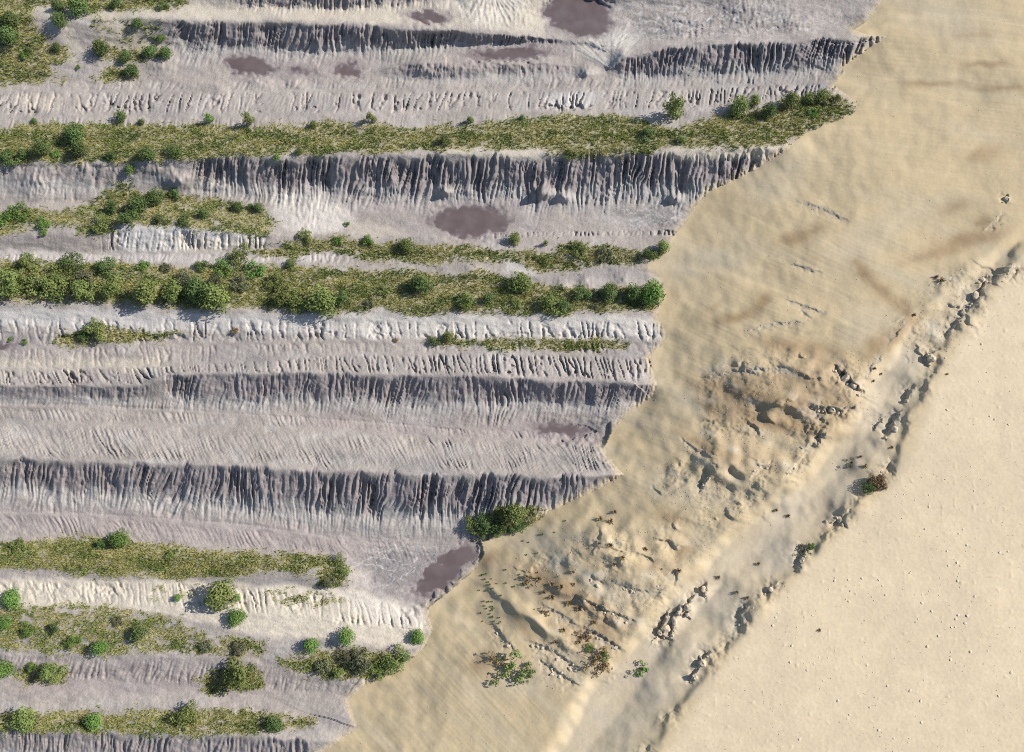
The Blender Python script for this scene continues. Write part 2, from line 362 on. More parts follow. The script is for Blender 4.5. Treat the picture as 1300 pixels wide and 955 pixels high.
def curve(pts, v):
    p = np.array(pts, float); return np.interp(v, p[:, 0], p[:, 1])
Bs = [(-420, 1240), (0, 1095), (100, 1065), (200, 965), (300, 862), (400, 842), (500, 822), (600, 775), (700, 620), (800, 545), (866, 468), (1300, 260)]
Hs = [(-420, 2300), (0, 1790), (200, 1430), (300, 1290), (350, 1225), (400, 1160), (450, 1128), (490, 1098), (550, 1070), (600, 1022), (650, 962), (700, 905), (750, 855), (800, 806), (866, 752), (955, 690), (1300, 480)]
Ts = [(-420, 2330), (0, 1815), (200, 1460), (300, 1310), (350, 1246), (400, 1186), (450, 1152), (500, 1118), (550, 1092), (600, 1052), (650, 996), (700, 945), (750, 898), (800, 848), (866, 795), (955, 735), (1300, 520)]
Ss = [(-420, 2420), (0, 1860), (200, 1500), (215, 1342), (300, 1306), (335, 1284), (380, 1242), (450, 1192), (500, 1170), (560, 1147), (610, 1120), (660, 1070), (700, 1030), (745, 985), (780, 950), (830, 914), (866, 885), (955, 830), (1300, 640)]
zB = curve([(-420, 3.6), (0, 3.0), (100, 2.6), (300, 1.6), (500, 1.8), (600, 2.6), (700, .4), (866, .6), (1300, .6)], gv)
zH = curve([(-420, 9), (100, 8.5), (300, 7.6), (400, 7.6), (500, 8.0), (600, 7.4), (700, 6.6), (800, 6.0), (955, 5.2), (1300, 5)], gv)
uB, uH, uT, uS = (curve(c, gv) for c in (Bs, Hs, Ts, Ss))
zT = zH - curve([(-420, 0), (200, 0), (300, .4), (400, .8), (500, 1.2), (600, 1.5), (700, 1.4), (866, 1.4), (1300, 1.4)], gv)
zS = zH + curve([(-420, .2), (200, .2), (300, .5), (400, .5), (600, .6), (866, 1.1), (1300, 1.1)], gv)
Zn = np.empty(U.shape, f32)
wu = 11 * fbm(U / 75, V / 60, 110, 3) + 3.5 * noise(U / 13, V / 13, 114)
for j in range(len(gv)):
    Zn[j] = np.interp(gu + wu[j], [uB[j] - 300, uB[j], uB[j] + .45 * (uH[j] - uB[j]), uH[j] - 8, uH[j], uH[j] + 14, .85 * uT[j] + .15 * uS[j], uS[j] - 5, uS[j] + 4, uS[j] + 260, uS[j] + 2000],
                      [zB[j] - 3, zB[j], zB[j] + .64 * (zH[j] - zB[j]), zH[j], zH[j] - .15, zT[j], zT[j] + .1, zS[j] - .55, zS[j], zS[j] + .5, zS[j] + 1])
Zn = blur(Zn, 1.8, 2.2)
for (a, b, r, hgt) in [(1150, 470, 22, .5), (1105, 585, 20, .45), (1085, 640, 16, .4), (1000, 690, 26, .45), (930, 735, 22, .5), (870, 825, 24, .5), (960, 770, 18, .4), (1120, 560, 16, .5), (1040, 655, 20, -.35), (905, 790, 24, -.3), (1140, 500, 20, -.3), (830, 870, 26, .4)]:
    Zn += hgt * np.exp(-((U + 4 * noise(U / 12, V / 12, 115) - a) ** 2 + (V - b) ** 2 * 1.4) / r ** 2)
# long low swells on the slope and slump mounds beside the trough
on_slope = sstep(0, 60, (uH[:, None] - U)) * sstep(-40, 60, U - uB[:, None])
Zn += on_slope * (.34 * fbm(U / 190 + V / 400, V / 110 - U / 400, 120, 2) + .05 * noise(U / 60, V / 26 - U / 60, 124))
plain = sstep(0, 30, U - uS[:, None]).astype(f32)
Zn += plain * (.14 * fbm(U / 130, V / 130, 128, 2))
# hummocky ground: (column, row, radii, angle, height)
for (a, b, ru, rv, an, hgt) in [(1050, 480, 62, 26, 25, .9), (1000, 505, 70, 18, 12, .7), (935, 585, 60, 26, 20, .8), (1000, 600, 40, 22, -45, .6), (1030, 415, 50, 16, -20, .5), (1015, 500, 92, 52, 14, 1.2), (940, 590, 90, 46, 20, 1.3), (780, 730, 95, 60, 30, 1.1),
                               (790, 705, 70, 34, 22, 1.1), (745, 760, 60, 16, 28, .8), (700, 800, 60, 18, 32, .8), (660, 770, 60, 12, 35, .7), (1190, 380, 40, 14, -45, .6),
                               (1230, 345, 24, 12, -40, .9), (865, 770, 26, 18, -45, 1.3), (895, 752, 16, 9, -45, 1.0), (800, 730, 40, 24, 10, .5), (880, 650, 60, 26, 10, .4)]:
    ca, sa = math.cos(math.radians(an)), math.sin(math.radians(an))
    p = ((U - a) * ca + (V - b) * sa) / ru; q = (-(U - a) * sa + (V - b) * ca) / rv
    q = q + .35 * noise(U / 18, V / 18, 130)
    Zn += .75 * hgt * np.where(q < .25, np.exp(-p * p * 1.3 - np.clip(.25 - q, 0, 9) ** 2 * 1.2), np.exp(-p * p * 1.3 - ((q - .25) * 2.1) ** 2))
hum = np.zeros(U.shape, f32)
for poly in ([(880, 470), (1000, 440), (1110, 455), (1100, 510), (1040, 570), (1010, 620), (930, 680), (840, 650), (830, 600), (900, 560)],
             [(640, 720), (720, 690), (840, 660), (900, 690), (850, 760), (800, 810), (770, 866), (640, 866), (690, 810), (740, 770)],
             [(1140, 400), (1190, 350), (1270, 330), (1250, 390), (1190, 470), (1150, 450)]):
    hum = np.maximum(hum, soft(poly, 2.0))
hum = blur(hum, 8, 8)
q = (V * .88 - U * .47)
ph = q / 30 + .9 * noise(U / 60, V / 60, 134) + .35 * noise(U / 17, V / 17, 135) + .12 * noise(U / 6, V / 6, 136)
saw = ph - np.floor(ph)
scp = np.where(saw < .86, saw / .86, (1 - saw) / .14)
hm = hum * sstep(.0, .5, noise(U / 46, V / 40, 138))
Zn += .38 * hm * scp + hum * (.10 * fbm(U / 24, V / 18, 132, 3) + .075 * fbm(U / 6, V / 5, 137, 2) * sstep(-.2, .4, noise(U / 40, V / 40, 133)))
# single scarps seen in the sand: the ground drops on the lower left side of each line
SCARPS = [
 ([(1062, 466), (1074, 474), (1090, 492), (1096, 497)], 1.5, 12), ([(1030, 516), (1050, 516), (1068, 520), (1088, 512)], 1.2, 10), ([(1010, 522), (1028, 518)], .5, 6),
 ([(868, 556), (880, 568), (905, 580)], .6, 8), ([(893, 478), (905, 477), (930, 470), (960, 468), (1000, 466)], .5, 8), ([(945, 420), (985, 410), (1020, 408)], .45, 7),
 ([(733, 757), (752, 765), (775, 776), (800, 786)], 1.3, 9), ([(746, 798), (765, 806), (790, 824)], 1.2, 8), ([(752, 731), (764, 738)], .9, 7), ([(780, 738), (800, 744), (825, 752), (840, 745)], .7, 14),
 ([(628, 795), (640, 808), (652, 823)], .8, 9), ([(674, 814), (700, 824), (720, 836), (738, 850)], .9, 9), ([(687, 838), (705, 850), (735, 868)], .9, 9), ([(690, 768), (710, 778), (735, 795)], .6, 9),
 ([(848, 778), (843, 792), (836, 803), (850, 810)], 1.3, 8), ([(862, 772), (856, 790), (852, 806)], 1.2, 7), ([(880, 758), (872, 768), (875, 784)], 1.2, 6), ([(898, 742), (892, 750), (897, 760)], .9, 6),
 ([(1000, 380), (1020, 388), (1045, 396)], .5, 6), ([(1005, 335), (1040, 345)], .5, 5), ([(1020, 394), (1028, 402)], .5, 5), ([(1015, 255), (1050, 266), (1075, 280)], .4, 8),
 ([(905, 600), (895, 612), (890, 622)], .8, 7), ([(955, 605), (962, 596), (975, 588)], .9, 7), ([(1000, 600), (1012, 588), (1020, 580)], .9, 8), ([(1020, 570), (1032, 560)], .7, 7), ([(1040, 562), (1046, 552)], .8, 6),
 ([(1292, 338), (1284, 346), (1278, 352)], 1.1, 8), ([(1262, 350), (1246, 352), (1242, 366)], 1.1, 8), ([(1252, 362), (1240, 382), (1228, 394)], 1.0, 9), ([(1226, 398), (1212, 412), (1202, 428)], .9, 9), ([(1190, 446), (1180, 450), (1178, 462)], 1.1, 8),
 ([(1160, 494), (1152, 500), (1148, 512)], 1.0, 8), ([(1142, 526), (1132, 540), (1126, 556)], 1.1, 10), ([(1120, 532), (1110, 545)], .8, 7), ([(1128, 585), (1118, 600), (1100, 612)], .9, 9), ([(1078, 648), (1064, 658), (1054, 664)], 1.1, 9), ([(1068, 650), (1076, 668)], .7, 6),
 ([(1026, 694), (1018, 706), (1016, 724)], 1.0, 9), ([(990, 738), (978, 748), (968, 752)], .9, 8), ([(950, 768), (940, 782), (944, 792)], .9, 8), ([(900, 830), (890, 838), (886, 848)], 1.2, 8), ([(884, 852), (878, 866)], 1.2, 8),
 ([(1280, 250), (1278, 256)], .9, 6), ([(1270, 272), (1262, 282), (1252, 292)], .6, 6), ([(1180, 362), (1196, 358), (1210, 352)], .4, 6),
 ([(1150, 410), (1140, 424), (1130, 436)], .6, 7), ([(1120, 452), (1108, 466), (1102, 480)], .6, 7),
]
sc_d = np.zeros(U.shape, f32)
for pts, hgt, wd in SCARPS:
    P = np.array(pts, float)
    i0, i1 = np.searchsorted(gu, [P[:, 0].min() - 40, P[:, 0].max() + 40]); j0, j1 = np.searchsorted(gv, [P[:, 1].min() - 40, P[:, 1].max() + 40])
    u, v = U[j0:j1, i0:i1], V[j0:j1, i0:i1]
    u = u + noise(u / 7, v / 7, 143) * 3; v = v + noise(u / 6, v / 6, 144) * 2.5
    best = np.full(u.shape, 1e9); side = np.zeros(u.shape); along = np.zeros(u.shape); tot = 0
    for a_, b_ in zip(P[:-1], P[1:]):
        d_ = b_ - a_; Ls = np.hypot(*d_)
        s_ = ((u - a_[0]) * d_[0] + (v - a_[1]) * d_[1]) / Ls ** 2; c_ = np.clip(s_, 0, 1)
        dd = np.hypot(u - a_[0] - c_ * d_[0], v - a_[1] - c_ * d_[1]); cr_s = (d_[0] * (v - a_[1]) - d_[1] * (u - a_[0])) / Ls
        bt_ = dd < best
        best[bt_] = dd[bt_]; side[bt_] = cr_s[bt_]; along[bt_] = (tot + np.clip(s_, -.6, 1.6) * Ls)[bt_]; tot += Ls
    g = P[-1] - P[0]
    dirn = np.array([-.65, .76]); nrm = np.array([-g[1], g[0]]) / (np.hypot(*g) + 1e-6)
    low = np.sign(side) if nrm @ dirn > 0 else -np.sign(side)
    sgn = best * low                                              # positive on the low, lower left side
    taper = sstep(-.15 * tot - 3, .2 * tot, along) * (1 - sstep(.8 * tot, 1.15 * tot + 3, along))
    dep = hgt * taper * np.where(sgn > 0, np.exp(-(sgn / (wd * 1.3)) ** 1.5), -.35 * np.exp(-(sgn / wd) ** 2)) * (.75 + .5 * noise(u / 6, v / 6, 142))
    Zn[j0:j1, i0:i1] -= ((dep * (.38 if hgt < .65 else (.34 if v.mean() > 715 and u.mean() < 830 else .40 if u.mean() > np.interp(v.mean(), gv, uT) else .62))) * np.where(sgn > 0, sstep(0, 2.6, sgn), 1)).astype(f32)
    sc_d[j0:j1, i0:i1] = np.maximum(sc_d[j0:j1, i0:i1], (taper * np.exp(-(sgn / (wd * .7)) ** 2) * (sgn > -2)).astype(f32))
# crumbling lip on the far side of the trough
lip = np.exp(-((U + wu - uS[:, None] + 4) / 14) ** 2) * sstep(320, 420, V)
Zn -= lip * .22 * fbm(U / 12, V / 12, 140, 3) * sstep(-.2, .3, noise(U / 45, V / 45, 141))
# dozer and wind striations down the slope, hillside rills beside the toe
def streaks(deg, seed):
    c_, s_ = math.cos(math.radians(deg)), math.sin(math.radians(deg))
    a_ = U * c_ + V * s_; b_ = -U * s_ + V * c_ + 3 * noise(U / 70, V / 70, seed + 3)
    return noise(a_ / 130, b_ / 4.6, seed) + .7 * noise(a_ / 70, b_ / 2.6, seed + 1), noise(a_ / 260, b_ / 30, seed + 2)
k1 = sstep(120, 330, V - .12 * (U - 900)); k2 = sstep(560, 740, V)
(sa_, la_), (sb_, lb_), (sc2, lc_) = streaks(6, 145), streaks(24, 185), streaks(47, 190)
strk = (sa_ * (1 - k1) + sb_ * k1) * (1 - k2) + sc2 * k2
broad = (la_ * (1 - k1) + lb_ * k1) * (1 - k2) + lc_ * k2
sm = on_slope * (1 - hum)
Zn += .013 * sm * strk + .010 * (1 - plain) * noise(U / 5, V / 5, 147)
Zn += plain * (.012 * noise(U / 5, V / 5, 148) + .05 * np.clip(noise(U / 8, V / 8, 149) - .55, 0, 1) * 3)

# join the sand to the ridges along the outline: near it the ridge tips are half buried
D = np.full(U.shape, 1e9, f32); ARC = np.zeros(U.shape, f32)
bc = bp[(bp[:, 1] > -430) & (bp[:, 1] < 1310)]
arc = np.concatenate([[0], np.cumsum(np.hypot(*np.diff(bc, axis=0).T))])
rr_, cc_ = np.where(np.abs(U - uB[:, None]) < 260)
pu, pv = U[rr_, cc_], V[rr_, cc_]
bd = np.full(pu.shape, 1e9, f32); ba = np.zeros_like(pu)
order = np.argsort(pv, kind='stable'); pu, pv, rr_, cc_ = pu[order], pv[order], rr_[order], cc_[order]
for i in range(len(bc) - 1):
    x1, y1 = bc[i]; dx, dy = bc[i + 1] - bc[i]; L2 = dx * dx + dy * dy
    if L2 == 0: continue
    i0, i1 = np.searchsorted(pv, [y1 - 180, y1 + 180])
    s_ = np.clip(((pu[i0:i1] - x1) * dx + (pv[i0:i1] - y1) * dy) / L2, 0, 1)
    d = (pu[i0:i1] - x1 - s_ * dx) ** 2 + (pv[i0:i1] - y1 - s_ * dy) ** 2
    better = d < bd[i0:i1]
    bd[i0:i1][better] = d[better]; ba[i0:i1][better] = (arc[i] + s_ * math.sqrt(L2))[better]
D[rr_, cc_] = np.sqrt(bd); ARC[rr_, cc_] = ba
aa = np.arange(0, arc[-1], 3.0)
au, av = np.interp(aa, arc, bc[:, 0]), np.interp(aa, arc, bc[:, 1])
def sm1(z, s):
    r = int(3 * s); k = np.exp(-.5 * (np.arange(-r, r + 1) / s) ** 2); k /= k.sum()
    return np.convolve(np.pad(z, r, mode='edge'), k, 'valid')
z_sp = bil(blur(Zs, 3, 3), au, av)
z_tr = sm1(.5 * z_sp + .5 * bil(Zn, au, av), 22)
gain = .55 * (z_tr - z_sp)
sel = D < 400
Zs += np.where(sel, np.interp(ARC, aa, gain) * np.exp(-(D / 34) ** 1.3), 0).astype(f32)
z_sp2 = bil(blur(Zs, 2, 2), au, av)
dz1 = sm1(z_sp2 - bil(Zn, au, av), 18); dz2 = z_sp2 - bil(Zn, au, av) - dz1
off = np.where(sel, np.interp(ARC, aa, dz1) * np.exp(-(D / 80) ** 1.2) + np.interp(ARC, aa, dz2) * np.exp(-(D / 22) ** 1.2), 0).astype(f32)
off = blur(off, 2.5, 2.5)
Zsand = Zn + off
Z = np.where(is_sand, Zsand, Zs).astype(f32)

# ------------------------------------------------------------------ sand colours
SAND = np.array((.432, .340, .208), f32); PLAIN = np.array((.528, .426, .290), f32)
cs = np.empty(U.shape + (3,), f32); cs[:] = SAND
cs = lay(cs, plain, PLAIN)
cs = lay(cs, sstep(.0, .8, broad) * .5 * (1 - plain), (.40, .345, .25))
cs = lay(cs, sstep(.1, .9, strk) * .16 * sm, (.50, .415, .295))
cs = lay(cs, sstep(.1, .7, noise(U / 130, V / 60, 152)) * .35 * (1 - plain), (.39, .345, .265))
trough = (sstep(4, 18, U + wu - uH[:, None]) * (1 - sstep(-16, 0, U + wu - uS[:, None])) * sstep(330, 420, V)).astype(f32)
cs = lay(cs, blur(trough, 6, 6) * (.55 + .4 * noise(U / 60, V / 60, 197)).clip(0, 1), (.43, .372, .290))  # half-shade of the trough floor put into the sand colour as grey
cs = lay(cs, trough * sstep(.1, .6, noise((U + V) / 30, (U - V) / 90, 198)) * .4, (.52, .43, .30))
cs = lay(cs, hum * .45 * sstep(-.3, .4, noise(U / 32, V / 22, 153)), (.36, .285, .185))
for poly, a_ in (([(880, 490), (930, 470), (1000, 466), (1060, 468), (1096, 490), (1060, 528), (1000, 545), (920, 540), (895, 515)], .75), ([(985, 445), (1050, 440), (1085, 455), (1060, 470), (1000, 462)], .5), ([(870, 560), (905, 545), (1000, 575), (980, 605), (900, 590)], .35), ([(660, 735), (720, 725), (760, 770), (790, 800), (770, 850), (740, 830), (700, 770)], .5)):
    cs = lay(cs, blur(soft(poly, 1.6), 7, 5) * a_, (.300, .218, .128))
cs = lay(cs, hum * .5 * sstep(.2, .7, noise(U / 30, V / 20, 154)), (.50, .45, .36))
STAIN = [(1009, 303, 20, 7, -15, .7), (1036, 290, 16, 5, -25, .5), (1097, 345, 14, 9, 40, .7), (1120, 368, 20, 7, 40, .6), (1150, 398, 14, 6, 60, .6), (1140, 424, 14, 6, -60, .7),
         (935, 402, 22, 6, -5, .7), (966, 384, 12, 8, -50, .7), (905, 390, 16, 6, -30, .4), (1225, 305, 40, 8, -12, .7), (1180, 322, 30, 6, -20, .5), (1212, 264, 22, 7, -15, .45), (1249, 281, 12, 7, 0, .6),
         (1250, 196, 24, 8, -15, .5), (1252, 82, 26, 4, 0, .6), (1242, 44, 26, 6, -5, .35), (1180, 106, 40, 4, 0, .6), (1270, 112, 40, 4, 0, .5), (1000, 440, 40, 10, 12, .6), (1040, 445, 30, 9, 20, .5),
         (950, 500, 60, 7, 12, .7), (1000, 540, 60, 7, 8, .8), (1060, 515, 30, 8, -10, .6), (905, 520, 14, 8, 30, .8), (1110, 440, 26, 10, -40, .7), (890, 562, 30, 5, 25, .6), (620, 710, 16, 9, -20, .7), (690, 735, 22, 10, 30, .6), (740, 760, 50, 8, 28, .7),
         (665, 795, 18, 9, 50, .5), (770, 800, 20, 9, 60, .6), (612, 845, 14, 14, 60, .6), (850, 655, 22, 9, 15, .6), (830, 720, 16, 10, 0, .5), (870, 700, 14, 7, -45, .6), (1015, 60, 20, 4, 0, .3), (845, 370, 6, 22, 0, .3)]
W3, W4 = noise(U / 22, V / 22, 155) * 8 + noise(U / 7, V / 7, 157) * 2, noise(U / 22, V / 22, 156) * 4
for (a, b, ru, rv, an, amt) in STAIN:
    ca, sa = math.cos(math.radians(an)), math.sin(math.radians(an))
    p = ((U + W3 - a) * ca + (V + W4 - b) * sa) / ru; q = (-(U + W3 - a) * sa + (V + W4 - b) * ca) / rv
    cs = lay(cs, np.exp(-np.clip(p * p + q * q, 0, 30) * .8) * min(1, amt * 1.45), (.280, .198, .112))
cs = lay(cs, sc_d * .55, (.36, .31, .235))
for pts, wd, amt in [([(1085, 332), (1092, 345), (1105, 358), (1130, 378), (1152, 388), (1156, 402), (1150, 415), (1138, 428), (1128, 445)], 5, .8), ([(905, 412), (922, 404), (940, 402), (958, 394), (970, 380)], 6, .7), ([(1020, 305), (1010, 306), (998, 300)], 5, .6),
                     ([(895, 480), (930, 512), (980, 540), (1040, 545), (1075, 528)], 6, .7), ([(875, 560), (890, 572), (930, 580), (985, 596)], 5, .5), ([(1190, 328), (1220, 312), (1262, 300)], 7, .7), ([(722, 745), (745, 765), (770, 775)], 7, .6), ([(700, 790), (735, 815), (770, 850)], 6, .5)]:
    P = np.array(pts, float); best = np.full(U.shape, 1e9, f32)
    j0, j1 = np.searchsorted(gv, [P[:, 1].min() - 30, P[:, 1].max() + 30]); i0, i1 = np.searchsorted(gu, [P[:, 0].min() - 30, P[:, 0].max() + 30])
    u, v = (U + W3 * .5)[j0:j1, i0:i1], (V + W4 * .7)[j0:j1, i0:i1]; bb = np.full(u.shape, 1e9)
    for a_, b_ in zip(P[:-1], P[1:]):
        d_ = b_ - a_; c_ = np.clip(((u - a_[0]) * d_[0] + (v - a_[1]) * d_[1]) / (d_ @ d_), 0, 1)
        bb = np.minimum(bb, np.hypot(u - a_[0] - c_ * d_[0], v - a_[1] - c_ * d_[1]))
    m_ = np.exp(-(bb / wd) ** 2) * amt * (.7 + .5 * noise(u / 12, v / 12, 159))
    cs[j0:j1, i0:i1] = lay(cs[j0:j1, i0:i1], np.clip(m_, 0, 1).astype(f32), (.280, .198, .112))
cs *= (1 + .035 * fbm(U / 110, V / 70, 201, 3) * plain + .05 * fbm(U / 16, V / 16, 158, 3) + .022 * sm * strk)[..., None]
spill = np.exp(-D / 3.5) * 1.5 + .5 * np.exp(-D / 12) + .55 * noise(U / 4, V / 3, 196) - .35
col = lay(col, np.clip(sstep(.0, .5, spill), 0, 1) * (D < 60) * .8, (.42, .345, .24))
col = np.where(is_sand[..., None], cs, col)

# ------------------------------------------------------------------ mud pools: the ground is hollowed, the mud sheet lies in the hollow
POOLS = [
 ('mud_pool', 317, 83, 27, 12, 5, 'dark mauve mud pool below the upper gullied face, left of three'),
 ('mud_pool', 440, 88, 14, 8, 0, 'small mauve mud pool left of the long low mound'),
 ('mud_pool', 379, 90, 10, 3, 0, 'tiny mauve puddle between two mud pools'),
 ('mud_pool', 647, 68, 46, 7, -2, 'long narrow mauve mud pool above the long low mound'),
 ('mud_pool', 545, 20, 20, 7, 0, 'pale mauve puddle on the cream flat near the top'),
 ('mud_pool', 735, 21, 42, 24, 15, 'largest mauve mud pool at the top above the pale fan'),
 ('mud_pool', 597, 281, 50, 18, 0, 'wide mauve mud pool below the longest gullied face'),
 ('mud_pool', 566, 723, 46, 15, -40, 'slanting mauve mud pool at the foot of the sand slope'),
 ('mud_pool', 716, 546, 32, 7, 5, 'small ragged mud pool in the valley beside the sand tongue'),
 ('mud_pool', 2, 440, 14, 5, -8, 'purple mud puddle at the left edge'),
]
pool_masks = []
for (nm, a, b, ru, rv, an, lab) in POOLS:
    ca, sa = math.cos(math.radians(an)), math.sin(math.radians(an))
    wx, wy = W1 * 1.3 + noise(U / 7, V / 7, 160) * 5, W2 * .8 + noise(U / 8, V / 6, 161) * 4.5
    p = ((U + wx - a) * ca + (V + wy - b) * sa) / ru; q = (-(U + wx - a) * sa + (V + wy - b) * ca) / rv
    sd = (np.sqrt(p * p + q * q) - 1) * min(ru, rv * 1.4)           # roughly pixels outside the shore
    zone = (np.hypot(U - a, V - b) < ru * 1.6 + 8) & ~is_sand
    inner = zone & (sd < 0)
    lev = float(np.percentile(Z[inner], 30)) - .04
    k = 1 - sstep(3, 20, sd)
    tgt = lev + np.clip(sd, -10, 30) * .018 + .012 * noise(U / 5, V / 4, 162)
    Z = np.where(zone, Z * (1 - k) + np.where(sd < 4, tgt, Z * .4 + .6 * tgt) * k, Z).astype(f32)
    col = np.where((zone)[..., None], lay(lay(col, (1 - sstep(1, 14, sd + 4 * noise(U / 6, V / 5, 163))) * .6, (.235, .198, .192)), (1 - sstep(0, 4.5, sd)) * .6, (.150, .115, .116)), col)
    pool_masks.append((nm, lev, zone & (sd < 3.0), lab, sd.copy()))

# ------------------------------------------------------------------ where grass and scrub grow
VEG = [
 (1.0, [(-400, 165), (0, 165), (60, 152), (100, 157), (200, 158), (330, 161), (420, 157), (470, 158), (520, 163), (600, 159), (680, 149), (760, 144), (820, 150), (850, 165), (872, 158), (905, 146), (960, 140), (1000, 126), (1050, 121), (1087, 132),
        (1082, 145), (1020, 169), (995, 187), (900, 190), (860, 184), (820, 195), (725, 199), (690, 189), (560, 191), (430, 196), (330, 198), (280, 200), (200, 206), (100, 207), (0, 208), (-400, 208)]),
 (.9, [(-400, -200), (245, -120), (245, 4), (200, 13), (130, 17), (100, 14), (60, 8), (45, 8), (40, 30), (60, 45), (85, 62), (88, 72), (66, 90), (60, 106), (0, 109), (-400, 110)]),
 (.75, [(115, 64), (135, 55), (160, 62), (205, 60), (216, 70), (185, 80), (150, 78), (125, 72)]),
 (.4, [(115, 24), (205, 24), (205, 58), (140, 56), (118, 50)]),
 (1.0, [(118, 96), (140, 86), (172, 87), (182, 97), (165, 105), (125, 104)]),
 (.9, [(68, 98), (90, 98), (85, 106), (70, 105)]),
 (.9, [(-400, 268), (0, 270), (30, 262), (80, 268), (110, 262), (135, 240), (140, 226), (158, 230), (172, 247), (230, 245), (290, 256), (335, 266), (353, 282), (345, 296), (310, 303), (280, 292), (240, 290), (180, 285), (150, 283), (140, 300), (100, 298), (90, 284), (40, 286), (0, 302), (-400, 302)]),
 (1.0, [(320, 322), (370, 306), (430, 301), (520, 311), (600, 313), (640, 320), (690, 318), (720, 330), (745, 342), (690, 345), (650, 331), (600, 330), (540, 336), (480, 331), (420, 318), (340, 330)]),
 (1.0, [(705, 311), (740, 309), (790, 318), (850, 320), (845, 330), (800, 335), (740, 335), (705, 326)]),
 (1.0, [(-400, 332), (0, 332), (40, 330), (80, 335), (160, 334), (230, 342), (300, 338), (440, 340), (480, 345), (530, 345), (580, 352), (620, 342), (640, 356), (700, 362), (760, 367), (842, 361), (843, 384), (830, 394), (760, 396), (700, 400), (620, 398), (560, 396), (520, 400),
        (480, 392), (440, 397), (380, 394), (300, 390), (260, 392), (180, 386), (100, 382), (0, 380), (-400, 378)]),
 (.9, [(62, 430), (100, 416), (140, 413), (160, 419), (250, 425), (200, 432), (140, 437), (70, 440)]),
 (1.0, [(548, 427), (590, 431), (700, 431), (760, 431), (797, 437), (780, 445), (720, 446), (600, 441), (545, 437)]),
 (1.0, [(-400, 690), (20, 690), (60, 686), (110, 681), (150, 686), (250, 696), (350, 703), (430, 706), (442, 720), (436, 746), (405, 742), (400, 724), (330, 728), (250, 735), (200, 733), (100, 730), (50, 722), (-400, 715)]),
 (.62, [(-400, 770), (0, 770), (60, 766), (120, 766), (180, 776), (230, 786), (250, 802), (330, 810), (340, 830), (300, 835), (220, 826), (150, 832), (60, 830), (0, 823), (-400, 823)]),
 (.35, [(190, 738), (250, 742), (250, 762), (200, 760)]),
 (.45, [(335, 748), (445, 755), (442, 772), (400, 768), (350, 766)]),
 (.85, [(18, 850), (60, 843), (85, 850), (85, 866), (28, 868)]),
 (.85, [(345, 838), (400, 829), (440, 826), (500, 828), (522, 836), (505, 851), (470, 863), (420, 862), (380, 852)]),
 (.9, [(255, 856), (290, 848), (330, 850), (338, 872), (260, 882)]),
 (.8, [(-400, 905), (0, 905), (300, 900), (420, 915), (300, 934), (0, 928), (-400, 925)]),
 (.9, [(598, 672), (620, 650), (650, 640), (685, 645), (690, 655), (660, 676), (625, 684), (605, 684)]),
]
veg = np.zeros(U.shape, f32)
for dens, poly in VEG:
    veg = np.maximum(veg, dens * blur(inside(poly, U + W1 * 1.1, V + W2 * .8).astype(f32), 5, 2.6))
veg *= (~is_sand)
for (nm, lev, m, lab, sd_) in pool_masks: veg[m] = 0
gap = sstep(-.25, .22, .75 * noise(U / 26, V / 10, 170) + .55 * noise(U / 8, V / 4.5, 171) + veg * .95 - .33)
veg = veg * gap
vb = blur(veg, 1.5, 1.2)
lit = np.clip(vb * 1.2, 0, 1) * .9
col = lay(col, lit * .85, (.265, .240, .135))
col = lay(col, lit * sstep(.0, .6, noise(U / 16, V / 8, 172)) * .6, (.310, .270, .145))
Z += .10 * vb * noise(U / 5, V / 4, 173)

def ground_z(x, y):
    z = 1.0
    for _ in range(5):
        u, v = project(x, y, z); z = float(bil(Z, np.array([u]), np.array([v]))[0])
    return z
def gz_many(x, y):
    z = np.ones_like(x)
    for _ in range(5):
        u, v = project(x, y, z); z = bil(Z, u, v)
    return z

# ------------------------------------------------------------------ materials
def new_mat(name):
    m = bpy.data.materials.new(name); m.use_nodes = True
    return m, m.node_tree, m.node_tree.nodes['Principled BSDF']

def ground_material(name, rough, grain_scale, grain_amt, bump_d, spec=.2):
    m, t, b = new_mat(name); N, L = t.nodes, t.links
    at_ = N.new('ShaderNodeAttribute'); at_.attribute_name = 'soil'
    tc = N.new('ShaderNodeTexCoord')
    n1 = N.new('ShaderNodeTexNoise'); n1.inputs['Scale'].default_value = grain_scale; n1.inputs['Detail'].default_value = 8; n1.inputs['Roughness'].default_value = .68
    n2 = N.new('ShaderNodeTexNoise'); n2.inputs['Scale'].default_value = grain_scale * 5; n2.inputs['Detail'].default_value = 4
    L.new(tc.outputs['Object'], n1.inputs[0]); L.new(tc.outputs['Object'], n2.inputs[0])
    mr = N.new('ShaderNodeMapRange'); mr.inputs[1].default_value = .25; mr.inputs[2].default_value = .75
    mr.inputs[3].default_value = 1 - grain_amt; mr.inputs[4].default_value = 1 + grain_amt
    L.new(n1.outputs[0], mr.inputs[0])
    mul = N.new('ShaderNodeVectorMath'); mul.operation = 'SCALE'
    L.new(at_.outputs['Color'], mul.inputs[0]); L.new(mr.outputs[0], mul.inputs['Scale'])
    L.new(mul.outputs[0], b.inputs['Base Color'])
    add = N.new('ShaderNodeMath'); add.operation = 'MULTIPLY_ADD'; add.inputs[1].default_value = .4
    L.new(n2.outputs[0], add.inputs[0]); L.new(n1.outputs[0], add.inputs[2])
    bu = N.new('ShaderNodeBump'); bu.inputs['Strength'].default_value = 1.0; bu.inputs['Distance'].default_value = bump_d
    L.new(add.outputs[0], bu.inputs['Height']); L.new(bu.outputs[0], b.inputs['Normal'])
    b.inputs['Roughness'].default_value = rough; b.inputs['Specular IOR Level'].default_value = spec
    return m
